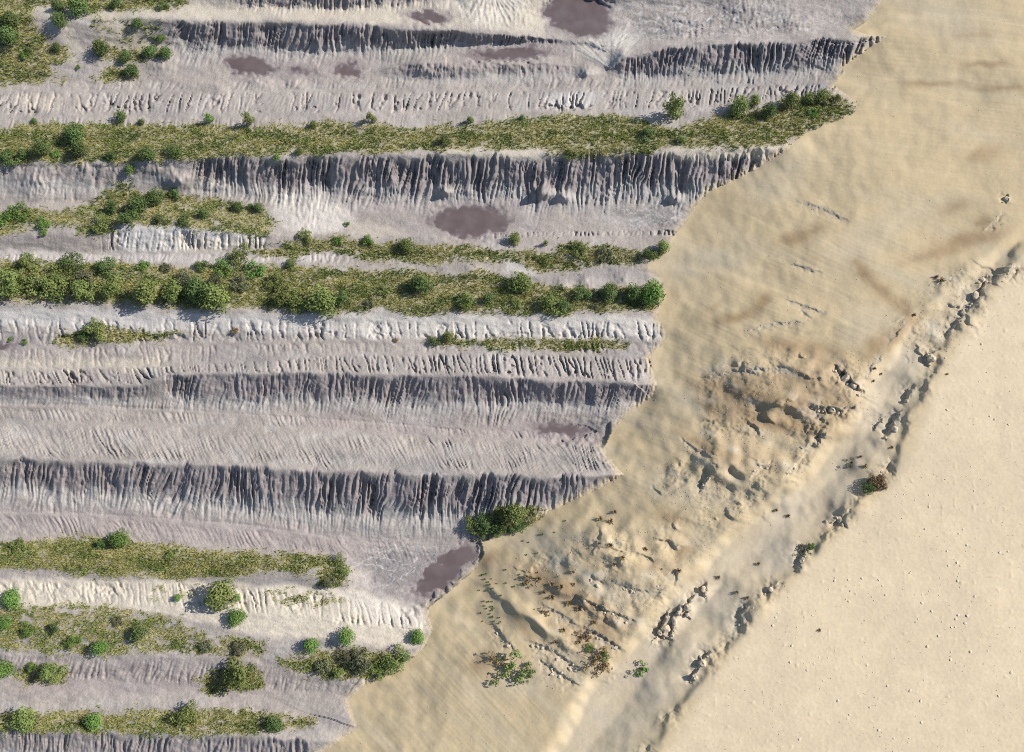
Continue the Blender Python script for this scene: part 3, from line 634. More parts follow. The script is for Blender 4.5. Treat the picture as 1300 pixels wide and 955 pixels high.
M_spoil = ground_material('spoil_silt', .95, 3.2, .17, .09)
M_sand = ground_material('quarry_sand', .97, 3.0, .09, .014)

m, t, b = new_mat('wet_mud'); N, L = t.nodes, t.links
tc = N.new('ShaderNodeTexCoord'); nn = N.new('ShaderNodeTexNoise'); nn.inputs['Scale'].default_value = .5; nn.inputs['Detail'].default_value = 7
L.new(tc.outputs['Object'], nn.inputs[0])
cr_ = N.new('ShaderNodeValToRGB'); cr_.color_ramp.elements[0].color = (.100, .072, .070, 1); cr_.color_ramp.elements[1].color = (.128, .098, .094, 1)
cr_.color_ramp.elements[0].position = .35; cr_.color_ramp.elements[1].position = .7
sa = N.new('ShaderNodeAttribute'); sa.attribute_name = 'shore'; mxm = N.new('ShaderNodeMix'); mxm.data_type = 'RGBA'; mxm.inputs[6].default_value = (.150, .124, .122, 1)
L.new(nn.outputs[0], cr_.inputs[0]); L.new(sa.outputs['Fac'], mxm.inputs[0]); L.new(cr_.outputs[0], mxm.inputs[7]); L.new(mxm.outputs[2], b.inputs['Base Color'])
bu = N.new('ShaderNodeBump'); bu.inputs['Distance'].default_value = .02; L.new(nn.outputs[0], bu.inputs['Height']); L.new(bu.outputs[0], b.inputs['Normal'])
b.inputs['Roughness'].default_value = .42
M_mud = m

def leaf_material(name, c0, c1, trans=.25, per_point=False):
    m, t, b = new_mat(name); N, L = t.nodes, t.links
    out = N['Material Output']
    at_ = N.new('ShaderNodeAttribute'); at_.attribute_name = 'tint'
    oi = N.new('ShaderNodeObjectInfo')
    mx = N.new('ShaderNodeMix'); mx.data_type = 'RGBA'
    mx.inputs[6].default_value = (*c0, 1); mx.inputs[7].default_value = (*c1, 1)
    L.new(at_.outputs['Fac'], mx.inputs[0])
    hs = N.new('ShaderNodeHueSaturation')
    mr = N.new('ShaderNodeMapRange'); mr.inputs[3].default_value = .8; mr.inputs[4].default_value = 1.2
    L.new(oi.outputs['Random'], mr.inputs[0]); L.new(mr.outputs[0], hs.inputs['Value'])
    mr2 = N.new('ShaderNodeMapRange'); mr2.inputs[3].default_value = .485; mr2.inputs[4].default_value = .515
    L.new(oi.outputs['Random'], mr2.inputs[0]); L.new(mr2.outputs[0], hs.inputs['Hue'])
    L.new(mx.outputs[2], hs.inputs['Color'])
    L.new(hs.outputs[0], b.inputs['Base Color']); b.inputs['Roughness'].default_value = .7; b.inputs['Specular IOR Level'].default_value = .25
    tr = N.new('ShaderNodeBsdfTranslucent'); L.new(hs.outputs[0], tr.inputs[0])
    ms = N.new('ShaderNodeMixShader'); ms.inputs[0].default_value = trans
    L.new(b.outputs[0], ms.inputs[1]); L.new(tr.outputs[0], ms.inputs[2]); L.new(ms.outputs[0], out.inputs[0])
    return m
M_leaf = {
 'dark': leaf_material('dark_leaf', (0.061, 0.100, 0.029), (0.156, 0.210, 0.067)),
 'bright': leaf_material('bright_leaf', (0.079, 0.146, 0.029), (0.198, 0.291, 0.072)),
 'olive': leaf_material('olive_leaf', (0.103, 0.136, 0.036), (0.258, 0.290, 0.091)),
 'grey': leaf_material('grey_leaf', (.100, .110, .055), (.220, .215, .115)),
 'brown': leaf_material('dry_leaf', (.185, .125, .060), (.300, .215, .105)),
}
M_grass = leaf_material('dry_grass', (0.263, 0.273, 0.076), (0.483, 0.452, 0.158), .3)
M_herb = leaf_material('green_herb', (0.138, 0.198, 0.050), (0.297, 0.352, 0.099), .3)
def plain_mat(name, c0, c1, scale, rough=.9, bump=.03):
    m, t, b = new_mat(name); N, L = t.nodes, t.links
    tc = N.new('ShaderNodeTexCoord'); n = N.new('ShaderNodeTexNoise'); n.inputs['Scale'].default_value = scale; n.inputs['Detail'].default_value = 6
    L.new(tc.outputs['Object'], n.inputs[0])
    r = N.new('ShaderNodeValToRGB'); r.color_ramp.elements[0].color = (*c0, 1); r.color_ramp.elements[1].color = (*c1, 1)
    r.color_ramp.elements[0].position = .3; r.color_ramp.elements[1].position = .7
    L.new(n.outputs[0], r.inputs[0]); L.new(r.outputs[0], b.inputs['Base Color'])
    bu = N.new('ShaderNodeBump'); bu.inputs['Distance'].default_value = bump; L.new(n.outputs[0], bu.inputs['Height']); L.new(bu.outputs[0], b.inputs['Normal'])
    b.inputs['Roughness'].default_value = rough; b.inputs['Specular IOR Level'].default_value = .2
    return m
M_bark = plain_mat('bark', (.10, .075, .055), (.19, .15, .11), 6)
M_clod = plain_mat('sand_clod', (.42, .34, .235), (.54, .45, .325), 1.5, .95, .012)
M_stone = plain_mat('pale_stone', (.52, .44, .33), (.62, .54, .42), 1.5, .95, .012)
M_greyclod = plain_mat('clay_clod', (.34, .29, .225), (.47, .41, .32), 1.5, .95, .012)

# ------------------------------------------------------------------ build the ground sheets
XW, YW = at(U, V, Z)
XYZ = np.stack([XW, YW, Z], -1).astype(f32)
def np_mesh(name, verts, quads):
    me = bpy.data.meshes.new(name)
    k = quads.shape[1]
    me.vertices.add(len(verts)); me.vertices.foreach_set('co', np.ascontiguousarray(verts, f32).ravel())
    me.loops.add(quads.size); me.loops.foreach_set('vertex_index', np.ascontiguousarray(quads, np.int32).ravel())
    me.polygons.add(len(quads)); me.polygons.foreach_set('loop_start', np.arange(0, quads.size, k, dtype=np.int32))
    me.polygons.foreach_set('use_smooth', np.ones(len(quads), bool)) if k == 4 else None
    me.update(calc_edges=True)
    return me
def tag(o, label=None, cat=None, group=None, kind=None):
    if label: o['label'] = label
    if cat: o['category'] = cat
    if group: o['group'] = group
    if kind: o['kind'] = kind
    return o
# smooth normals of the whole sheet so that the pieces join without a seam
du = np.gradient(XYZ, axis=1); dv = np.gradient(XYZ, axis=0)
NRM = np.cross(dv, du); NRM /= np.linalg.norm(NRM, axis=-1, keepdims=True) + 1e-9
if NRM[200, 200, 2] < 0: NRM = -NRM
R, C = U.shape
idx = np.arange(R * C, dtype=np.int32).reshape(R, C)
quads = np.stack([idx[1:, :-1], idx[1:, 1:], idx[:-1, 1:], idx[:-1, :-1]], -1)
UC = (U[:-1, :-1] + U[1:, 1:]) / 2; VC = (V[:-1, :-1] + V[1:, 1:]) / 2
sand_c = is_sand[:-1, :-1]
plain_c = sand_c & (UC + wu[:-1, :-1] > np.interp(VC, gv, uS) - 2)
fid = np.where(sand_c, 0, face_id[:-1, :-1])
def sheet(name, mask, mat, label):
    q = quads[mask]
    used, inv = np.unique(q.ravel(), return_inverse=True)
    me = np_mesh(name, XYZ.reshape(-1, 3)[used], inv.reshape(q.shape))
    a = me.color_attributes.new('soil', 'FLOAT_COLOR', 'POINT')
    cc = np.ones((len(used), 4), f32); cc[:, :3] = np.clip(col.reshape(-1, 3)[used], .02, .8)
    a.data.foreach_set('color', cc.ravel())
    me.normals_split_custom_set_from_vertices(NRM.reshape(-1, 3)[used].tolist())
    me.materials.append(mat)
    o = bpy.data.objects.new(name, me); COL.objects.link(o)
    return tag(o, label, kind='structure')
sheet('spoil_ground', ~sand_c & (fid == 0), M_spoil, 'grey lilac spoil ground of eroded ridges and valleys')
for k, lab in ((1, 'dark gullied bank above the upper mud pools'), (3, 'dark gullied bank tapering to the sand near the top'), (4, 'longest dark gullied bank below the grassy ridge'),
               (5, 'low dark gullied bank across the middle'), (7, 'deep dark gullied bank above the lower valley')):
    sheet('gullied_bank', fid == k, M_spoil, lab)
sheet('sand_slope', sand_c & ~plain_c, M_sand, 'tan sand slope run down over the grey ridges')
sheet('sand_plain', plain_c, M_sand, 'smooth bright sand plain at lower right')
for (nm, lev, m, lab, sd_) in pool_masks:
    mc = m[:-1, :-1]
    q = quads[mc]
    used, inv = np.unique(q.ravel(), return_inverse=True)
    x, y = at(U.reshape(-1)[used], V.reshape(-1)[used], lev)
    me = np_mesh(nm, np.stack([x, y, np.full_like(x, lev)], -1), inv.reshape(q.shape))
    sh = me.attributes.new('shore', 'FLOAT', 'POINT'); q_ = sd_.reshape(-1)[used] + 3.5 * noise(U / 6, V / 4, 164).reshape(-1)[used]
    sh.data.foreach_set('value', np.ascontiguousarray(1 - sstep(-3.2, 1.5, q_), f32))
    me.materials.append(M_mud)
    o = bpy.data.objects.new(nm, me); COL.objects.link(o); tag(o, lab, kind='structure')
print('ground built')

# ------------------------------------------------------------------ bushes and young trees: a few forms, copied
def crown_mesh(name, seed, kind, n=760, leaf=.085):
    r = np.random.default_rng(seed)
    lobes = []
    if kind == 'round':                                   # dense dome
        for i in range(11):
            a = r.random() * 6.283; q = r.random() ** .6 * .55
            lobes.append((q * math.cos(a), q * math.sin(a), .45 + .75 * r.random() * (1 - q), .34 + .2 * r.random()))
        lobes.append((0, 0, .75, .6))
    elif kind == 'loose':                                 # open, feathery, uneven
        for i in range(15):
            a = r.random() * 6.283; q = .15 + r.random() * .72
            lobes.append((q * math.cos(a), q * math.sin(a), .35 + 1.05 * r.random() * (1.1 - q), .2 + .2 * r.random()))
    elif kind == 'tall':                                  # upright sapling
        for i in range(12):
            z = .3 + 1.7 * (i + r.random()) / 12; q = (.5 - .2 * z / 2) * r.random() ** .5; a = r.random() * 6.283
            lobes.append((q * math.cos(a), q * math.sin(a), z, .42 - .11 * z + .08 * r.random()))
    elif kind == 'low':                                   # spreading, flat
        for i in range(14):
            a = r.random() * 6.283; q = r.random() ** .5 * .82
            lobes.append((q * math.cos(a), q * math.sin(a) * .7, .2 + .3 * r.random(), .2 + .16 * r.random()))
    elif kind == 'sparse':                                # a few stems with gaps
        for i in range(16):
            a = r.random() * 6.283; q = r.random() ** .6 * .9
            lobes.append((q * math.cos(a), q * math.sin(a), .15 + .35 * r.random(), .10 + .10 * r.random()))
    lb = np.array(lobes); wgt = lb[:, 3] ** 2; wgt /= wgt.sum()
    k = r.choice(len(lb), n, p=wgt)
    d = r.normal(size=(n, 3)); d /= np.linalg.norm(d, axis=1, keepdims=True)
    rad = lb[k, 3] * (.55 + .5 * r.random(n) ** .7)
    p = lb[k, :3] + d * rad[:, None] * np.array([1, 1, .85])
    keep = p[:, 2] > .06
    p, d, k = p[keep], d[keep], k[keep]; n = len(p)
    nm = d + r.normal(size=(n, 3)) * .55 + np.array([0, 0, .35]); nm /= np.linalg.norm(nm, axis=1, keepdims=True)
    t = np.cross(nm, r.normal(size=(n, 3))); t /= np.linalg.norm(t, axis=1, keepdims=True); bt = np.cross(nm, t)
    L = (leaf * (.6 + .9 * r.random(n)))[:, None]; W = L * (.45 + .25 * r.random(n))[:, None]
    quad = np.stack([p - t * L, p - bt * W + nm * L * .15, p + t * L, p + bt * W + nm * L * .15], 1).reshape(-1, 3)
    me = np_mesh(name, quad, np.arange(4 * n).reshape(n, 4))
    me.polygons.foreach_set('use_smooth', np.zeros(n, bool))
    a = me.attributes.new('tint', 'FLOAT', 'POINT')
    lobe_t = r.random(len(lb))
    tv = np.clip(.55 * lobe_t[k] + .45 * r.random(n), 0, 1)
    a.data.foreach_set('value', np.repeat(tv, 4).astype(f32))
    return me, lb

def tube(verts, faces, a, b, ra, rb, n=6):
    a, b = Vector(a), Vector(b); ax = (b - a).normalized()
    x = ax.orthogonal().normalized(); y = ax.cross(x); o = len(verts)
    for c, r in ((a, ra), (b, rb)):
        for i in range(n):
            an = 6.28318 * i / n; verts.append(tuple(c + x * r * math.cos(an) + y * r * math.sin(an)))
    for i in range(n):
        faces.append((o + i, o + (i + 1) % n, o + n + (i + 1) % n, o + n + i))
    faces.append(tuple(range(o + n, o + 2 * n)))
def trunk_mesh(name, lb, kind):
    vs_, fs = [], []
    th = .10 if kind in ('tall', 'round') else .06
    top = .5 if kind in ('round', 'loose') else (1.2 if kind == 'tall' else .16)
    tube(vs_, fs, (0, 0, -.15), (.02, .01, top * .5), th, th * .75)
    tube(vs_, fs, (.02, .01, top * .5), (0, .02, top), th * .75, th * .5)
    for i, (x, y, z, r) in enumerate(lb[:8]):
        z0 = top * (.35 + .6 * (i / 8))
        tube(vs_, fs, (.01, .01, min(z0, z * .8)), (x * .8, y * .8, z), th * .4, th * .12, 5)
    me = bpy.data.meshes.new(name); me.from_pydata(vs_, [], fs); me.update()
    return me
PROTO = {}
for kind, cnt, lf in (('round', 1700, .062), ('loose', 1500, .058), ('tall', 1300, .062), ('low', 1200, .058), ('sparse', 480, .058)):
    for s_ in range(3):
        cm, lb = crown_mesh('crown_' + kind, 11 * s_ + len(kind) * 3, kind, cnt, lf)
        PROTO[kind, s_] = (cm, trunk_mesh('trunk_' + kind, lb, kind), lb)
_mat_mesh = {}
def coloured(me, colr):
    key = (me.name, colr)
    if key not in _mat_mesh:
        c = me.copy(); c.materials.clear(); c.materials.append(M_leaf[colr]); _mat_mesh[key] = c
    return _mat_mesh[key]
for k_, (cm, tm, lb) in PROTO.items(): tm.materials.append(M_bark)
HGT = {'round': 1.25, 'loose': 1.3, 'tall': 2.2, 'low': .6, 'sparse': .55}
SQ = {'round': .98, 'loose': .85, 'tall': 1.0, 'low': .9, 'sparse': .9}

def bush(u, v, dia, kind, colr, name, label, cat, group):
    px = 106.0 / FOC * 1.03
    z = float(bil(Z, np.array([u]), np.array([v]))[0])
    x, y = at(u, v, z)
    dist = np.linalg.norm(np.array([x, y, z]) - CAM)
    rad = dia / 2 * dist / FOC / .93
    hc = rad * HGT[kind] * SQ[kind] * .5
    x, y = at(u, v, z + hc); z = ground_z(float(x), float(y))
    root = bpy.data.objects.new(name, None); COL.objects.link(root)
    root.empty_display_size = .3
    root.location = (float(x), float(y), z); root.rotation_euler = (0, 0, random.random() * 6.283)
    sq = SQ[kind] * random.uniform(.88, 1.12)
    root.scale = (rad * random.uniform(.92, 1.08), rad * random.uniform(.92, 1.08), rad * sq)
    cm, tm, lb = PROTO[kind, random.randrange(3)]
    c = bpy.data.objects.new('crown', coloured(cm, colr)); COL.objects.link(c); c.parent = root
    t_ = bpy.data.objects.new('trunk', tm); COL.objects.link(t_); t_.parent = root
    tag(root, label, cat, group)
    return root

# zone phrase, then (column, row, crown width in pixels, form, colour)
Rr, Lo, Ta, Lw, Sp = 'round', 'loose', 'tall', 'low', 'sparse'
Dk, Br, Ol, Gr, Bn = 'dark', 'bright', 'olive', 'grey', 'brown'
ZONES = [
 ('on the weedy bank in the top left corner', 'bushes of the top left corner', [(13, 23, 19, Rr, Dk), (8, 42, 22, Rr, Dk), (74, 7, 16, Rr, Dk), (71, 23, 19, Rr, Dk), (100, 8, 24, Rr, Dk), (36, 63, 9, Rr, Dk), (31, 70, 13, Lw, Br), (147, 4, 15, Lo, Dk), (206, 7, 12, Lo, Dk)]),
 ('left of the upper gullied bank', 'bushes left of the upper bank', [(71, 59, 11, Rr, Dk), (124, 59, 19, Rr, Dk), (158, 72, 15, Rr, Dk), (190, 63, 16, Rr, Dk), (210, 67, 16, Rr, Dk), (173, 27, 12, Rr, Dk), (203, 47, 9, Rr, Br)]),
 ('beside the grass island on the upper grey flat', 'bushes by the grass island', [(168, 89, 17, Rr, Dk), (99, 85, 7, Lw, Br)]),
 ('along the upper edge of the long grassy ridge', 'saplings along the upper edge of the grassy ridge', [(44, 153, 7, Rr, Br), (154, 149, 16, Rr, Dk), (179, 155, 9, Rr, Dk), (264, 150, 14, Ta, Br), (315, 152, 17, Ta, Ol), (397, 158, 10, Rr, Dk), (471, 150, 15, Ta, Ol), (597, 152, 11, Ta, Br), (662, 149, 9, Rr, Dk)]),
 ('low on the long grassy ridge at left', 'bushes along the lower left edge of the grassy ridge', [(12, 199, 19, Lo, Dk), (29, 195, 13, Rr, Dk), (52, 189, 21, Rr, Dk), (71, 196, 13, Lw, Br), (96, 170, 25, Rr, Dk), (101, 190, 21, Rr, Dk), (142, 198, 13, Lo, Dk)]),
 ('at the grassy ridge edge above the longest bank', 'bushes along the lower middle edge of the grassy ridge', [(184, 196, 21, Rr, Dk), (217, 191, 19, Lo, Dk), (164, 214, 13, Rr, Br), (351, 200, 11, Rr, Br), (379, 193, 10, Rr, Dk), (565, 178, 16, Lo, Dk), (724, 197, 18, Lw, Ol), (789, 199, 9, Lw, Gr)]),
 ('at the sand end of the grassy ridge', 'bushes at the right end of the grassy ridge', [(855, 136, 33, Ta, Ol), (824, 171, 17, Lo, Dk), (936, 134, 26, Rr, Ol), (958, 129, 18, Rr, Ol), (977, 142, 19, Rr, Dk), (1004, 128, 24, Rr, Ol), (1027, 125, 16, Rr, Ol), (1044, 123, 17, Rr, Ol), (1032, 143, 13, Lw, Br), (865, 177, 15, Lo, Ol), (1062, 126, 12, Lo, Ol)]),
 ('left of the small white bank', 'bushes left of the white bank', [(25, 270, 23, Lw, Br), (5, 280, 20, Lw, Br), (57, 283, 19, Lw, Br), (56, 295, 11, Lw, Br), (130, 283, 22, Lo, Ol), (162, 278, 23, Lo, Dk)]),
 ('on grass just above the white bank', 'bushes above the white bank', [(144, 265, 21, Lo, Dk), (176, 261, 26, Rr, Dk), (196, 251, 24, Rr, Dk), (220, 246, 19, Lw, Dk), (206, 278, 18, Lo, Dk), (233, 281, 17, Lo, Dk), (260, 271, 15, Rr, Dk), (302, 263, 17, Rr, Dk), (328, 264, 16, Rr, Dk), (318, 262, 10, Rr, Dk)]),
 ('in broken scrub right of the white bank', 'bushes right of the white bank', [(388, 298, 19, Lo, Ol), (429, 305, 17, Lw, Br), (302, 321, 25, Lo, Ol), (466, 307, 22, Lw, Br), (516, 311, 23, Rr, Ol), (440, 285, 8, Lw, Br), (372, 336, 17, Lo, Br)]),
 ('in scrub below the wide mud pool', 'bushes below the wide mud pool', [(655, 304, 18, Rr, Ol), (693, 309, 9, Ta, Ol), (689, 330, 18, Lo, Ol), (735, 318, 24, Lw, Ol), (768, 323, 22, Lw, Gr), (824, 322, 20, Lo, Dk), (841, 313, 20, Rr, Ol)]),
 ('along the top edge of the left hedge', 'bushes along the top of the left hedge', [(37, 331, 23, Lo, Ol), (85, 340, 28, Lo, Dk), (139, 340, 24, Lo, Dk), (183, 338, 19, Lw, Br), (210, 340, 18, Lw, Gr), (256, 339, 20, Lw, Dk), (283, 342, 24, Lw, Br), (323, 343, 26, Lw, Br)]),
 ('in the middle of the left hedge', 'bushes in the middle of the left hedge', [(30, 350, 26, Lo, Ol), (63, 352, 30, Lo, Ol), (110, 354, 26, Lo, Gr), (238, 357, 26, Lo, Gr), (275, 357, 22, Lo, Gr), (305, 360, 22, Lw, Gr), (350, 358, 24, Lw, Ol)]),
 ('in the front row of the left hedge', 'bushes in the front row of the left hedge', [(14, 363, 36, Lo, Ol), (57, 367, 36, Lo, Ol), (105, 367, 32, Lo, Ol), (142, 367, 33, Lo, Ol), (188, 372, 38, Rr, Ol), (220, 372, 34, Lo, Ol), (250, 369, 36, Rr, Dk), (276, 377, 44, Rr, Ol)]),
 ('above the cracked cream bank near the middle', 'bushes above the middle of the cracked bank', [(359, 377, 34, Lo, Ol), (375, 383, 30, Lo, Ol), (411, 383, 42, Rr, Ol), (433, 381, 24, Lo, Dk), (537, 359, 30, Rr, Dk), (592, 384, 28, Lo, Ol), (620, 379, 18, Rr, Dk), (490, 370, 22, Lw, Ol), (470, 385, 20, Lw, Gr)]),
 ('in the scrub hedge near the sand edge', 'bushes of the hedge by the sand', [(663, 358, 34, Rr, Ol), (704, 386, 32, Lo, Ol), (716, 389, 22, Lo, Dk), (738, 372, 23, Lo, Dk), (775, 373, 28, Rr, Dk), (804, 373, 28, Rr, Dk), (825, 370, 36, Rr, Br), (655, 385, 18, Lw, Ol), (756, 388, 16, Lw, Gr)]),
 ('on the thin grass strip below the cracked bank', 'bushes on the thin strip', [(123, 417, 25, Lo, Ol), (105, 427, 14, Lo, Dk), (299, 420, 12, Lw, Bn), (569, 426, 17, Rr, Ol), (552, 432, 16, Lo, Dk), (502, 432, 9, Lw, Bn), (31, 434, 7, Lw, Br), (12, 431, 7, Lw, Br)]),
 ('on the mound below the deep gullied bank', 'bushes on the mound by the lower pool', [(599, 668, 22, Lo, Ol), (620, 663, 26, Lo, Dk), (635, 672, 20, Lo, Dk), (655, 651, 30, Rr, Ol), (660, 669, 20, Lo, Dk), (675, 655, 22, Sp, Gr), (640, 655, 20, Lo, Ol), (610, 676, 15, Lo, Dk)]),
 ('on the lower grassy band above the cream bank', 'bushes on the lower grassy band', [(151, 685, 25, Rr, Br), (130, 691, 14, Lo, Dk), (430, 713, 18, Lo, Ol), (434, 727, 16, Lo, Ol), (418, 739, 18, Lo, Gr), (24, 694, 22, Lw, Ol), (215, 706, 15, Lw, Ol)]),
 ('on the cream sandy bank at lower left', 'bushes on the cream bank', [(278, 755, 42, Rr, Ol), (300, 759, 11, Rr, Br), (225, 759, 10, Rr, Br), (300, 787, 24, Rr, Br), (395, 818, 23, Rr, Br), (438, 809, 26, Rr, Br), (532, 809, 20, Rr, Br), (16, 761, 23, Rr, Br)]),
 ('on the dry scrub at lower left', 'bushes of the lower left scrub', [(176, 805, 23, Rr, Dk), (127, 822, 20, Rr, Br), (91, 814, 15, Lo, Br), (69, 798, 15, Lo, Dk), (32, 799, 15, Lo, Br), (4, 792, 18, Rr, Br), (150, 790, 16, Lw, Gr), (262, 820, 20, Lw, Gr), (305, 822, 22, Lw, Gr)]),
 ('at the bottom left edge of the photo', 'bushes near the bottom left edge', [(3, 853, 23, Rr, Br), (41, 848, 15, Lw, Br), (66, 852, 26, Lo, Ol), (303, 859, 42, Lo, Ol), (30, 915, 26, Rr, Ol), (118, 918, 22, Rr, Br), (236, 912, 30, Lo, Ol), (350, 920, 22, Rr, Dk)]),
 ('in scrub by the sand at the bottom', 'bushes by the sand at the bottom', [(437, 836, 22, Lo, Gr), (452, 830, 15, Lo, Gr), (460, 843, 32, Lo, Gr), (498, 836, 30, Lo, Ol), (513, 834, 16, Lo, Dk), (410, 845, 24, Lw, Gr), (480, 850, 20, Lo, Ol), (430, 852, 20, Lw, Ol)]),
 ('on the hummocky sand near the bottom', 'plants on the hummocky sand', [(645, 850, 44, Sp, Ol), (668, 852, 24, Sp, Br), (812, 850, 24, Sp, Br), (757, 838, 34, Sp, Bn), (768, 834, 13, Lw, Br), (748, 822, 12, Lw, Br), (742, 806, 20, Sp, Bn), (672, 736, 22, Sp, Bn), (765, 850, 26, Sp, Bn), (692, 776, 16, Sp, Bn), (630, 835, 26, Sp, Bn)]),
 ('at the crumbling trough edge by the plain', 'plants along the trough edge', [(1114, 612, 26, Lw, Bn), (1106, 617, 18, Lo, Dk), (1022, 702, 22, Sp, Gr), (1030, 694, 12, Lw, Br), (1080, 588, 14, Sp, Gr)]),
]
ORD = ['first', 'second', 'third', 'fourth', 'fifth', 'sixth', 'seventh', 'eighth', 'ninth', 'tenth', 'eleventh', 'twelfth']
FORM = {Rr: 'rounded', Lo: 'loose', Ta: 'upright', Lw: 'low', Sp: 'sparse'}
HUE = {Dk: 'dark green', Br: 'bright green', Ol: 'olive green', Gr: 'grey green', Bn: 'dry brown'}
for phrase, grp, items in ZONES:
    srt = sorted(items, key=lambda q: q[0])
    for i, (u, v, d_, kind, colr) in enumerate(srt):
        nm, cat = ('young_tree', 'tree') if (kind == Ta or d_ >= 40) else (('shrub', 'bush') if d_ > 9 and kind != Sp else ('small_plant', 'plant'))
        o_ = 'leftmost' if i == 0 else ('rightmost' if i == len(srt) - 1 else ORD[i] + ' from left')
        lab = HUE[colr] + ' ' + FORM[kind] + ' ' + cat + ', ' + o_ + ' ' + phrase
        bush(u, v, d_, kind, colr, nm, lab, cat, grp)
print('bushes', len(bpy.data.objects))

# ------------------------------------------------------------------ grass and herbs between the bushes (uncountable)
def scatter(n, dens):
    cell = np.maximum(dens, 0)
    w_ = cell * ((U > -200) & (U < 1300) & (V > -150) & (V < 1100))
    w_ = w_ * np.gradient(gu)[None, :] * np.gradient(gv)[:, None]
    w_ = w_.ravel().astype(float); w_ /= w_.sum()
    k = rng.choice(w_.size, n, p=w_)
    j, i = k // C, k % C
    u = U[j, i] + (rng.random(n) - .5) * 1.05 * np.gradient(gu)[i]; v = V[j, i] + (rng.random(n) - .5) * 1.05 * np.gradient(gv)[j]
    z = bil(Z, u, v); x, y = at(u, v, z)
    return u, v, np.stack([x, y, z], -1)
def tufts(name, n, blades, dens, length, width, lean, mat, label, cat, tintf):
    u, v, p = scatter(n, dens)
    B = blades
    a = rng.random((n, B)) * 6.283; L = length * (.5 + .9 * rng.random((n, 1))) * (.6 + .6 * rng.random((n, B)))
    lo = lean * (.35 + rng.random((n, B)))
    dirx, diry = np.cos(a), np.sin(a)
    base = p[:, None, :] + np.stack([dirx, diry, np.zeros_like(a)], -1) * (L * .18)[..., None]
    tip = p[:, None, :] + np.stack([dirx * L * lo, diry * L * lo, L * np.sqrt(np.clip(1 - (lo * .7) ** 2, .1, 1))], -1)
    side = np.stack([-diry, dirx, np.zeros_like(a)], -1) * (width * (.6 + .8 * rng.random((n, B))))[..., None]
    base[..., 2] -= .05
    tri = np.stack([base - side, base + side, tip], 2).reshape(-1, 3)
    me = np_mesh(name, tri, np.arange(len(tri)).reshape(-1, 3))
    at_ = me.attributes.new('tint', 'FLOAT', 'POINT')
    tv = np.clip(tintf(u, v) + .13 * rng.normal(size=n), 0, 1)
    at_.data.foreach_set('value', np.repeat(tv, 3 * B).astype(f32))
    me.materials.append(mat)
    o = bpy.data.objects.new(name, me); COL.objects.link(o)
    return tag(o, label, cat, kind='stuff')
tint = lambda u, v: .5 + .6 * noise(u / 30, v / 11, 180) + .25 * noise(u / 7, v / 5, 181)
herbm = sstep(-.05, .35, noise(U / 44, V / 15, 182) + .45 * noise(U / 11, V / 7, 183))
tufts('dry_grass', 60000, 6, veg * (1 - .8 * herbm), .34, .052, .85, M_grass, 'dry yellow olive grass covering the ridge tops', 'grass', tint)
tufts('green_herbs', 34000, 6, veg * (.05 + herbm), .34, .075, .9, M_herb, 'low green herbs and scrub mixed into the dry grass', 'herbs', tint)

# ------------------------------------------------------------------ clods of sand and clay, stones, small tufts on the sand
def clod_mesh(name, seed, mat):
    import bmesh
    bm = bmesh.new(); bmesh.ops.create_icosphere(bm, subdivisions=2, radius=1.0)
    r = random.Random(seed); ox, oy = r.random() * 50, r.random() * 50
    sx_, sy_ = r.uniform(.8, 1.3), r.uniform(.7, 1.0)
    for v_ in bm.verts:
        p = v_.co
        n_ = float(noise(np.array([p.x * 1.3 + ox + p.z * .7]), np.array([p.y * 1.3 + oy - p.z * .6]), 7)[0]) + .5 * float(noise(np.array([p.x * 3 + ox]), np.array([p.y * 3 + p.z * 2 + oy]), 8)[0])
        p *= 1 + .34 * n_
        p.x *= sx_; p.y *= sy_; p.z *= .68
    me = bpy.data.meshes.new(name); bm.to_mesh(me); bm.free(); me.materials.append(mat); return me
CLOD = [clod_mesh('clod', i, M_clod) for i in range(5)]; STONE = [clod_mesh('stone', 40 + i, M_stone) for i in range(4)]; GCLOD = [clod_mesh('grey_clod', 20 + i, M_greyclod) for i in range(4)]
def clod(u, v, size_px, meshes, name, label, cat, group, sink=.25):
    z = float(bil(Z, np.array([u]), np.array([v]))[0]); x, y = at(u, v, z)
    r = size_px / 2 * .127
    o = bpy.data.objects.new(name, random.choice(meshes)); COL.objects.link(o)
    o.location = (float(x), float(y), z + r * .68 * (1 - 2 * sink) * .6)
    o.rotation_euler = (random.uniform(-.25, .25), random.uniform(-.25, .25), random.random() * 6.283)
    o.scale = (r * random.uniform(.85, 1.2), r * random.uniform(.85, 1.2), r * random.uniform(.8, 1.25))
    return tag(o, label, cat, group)
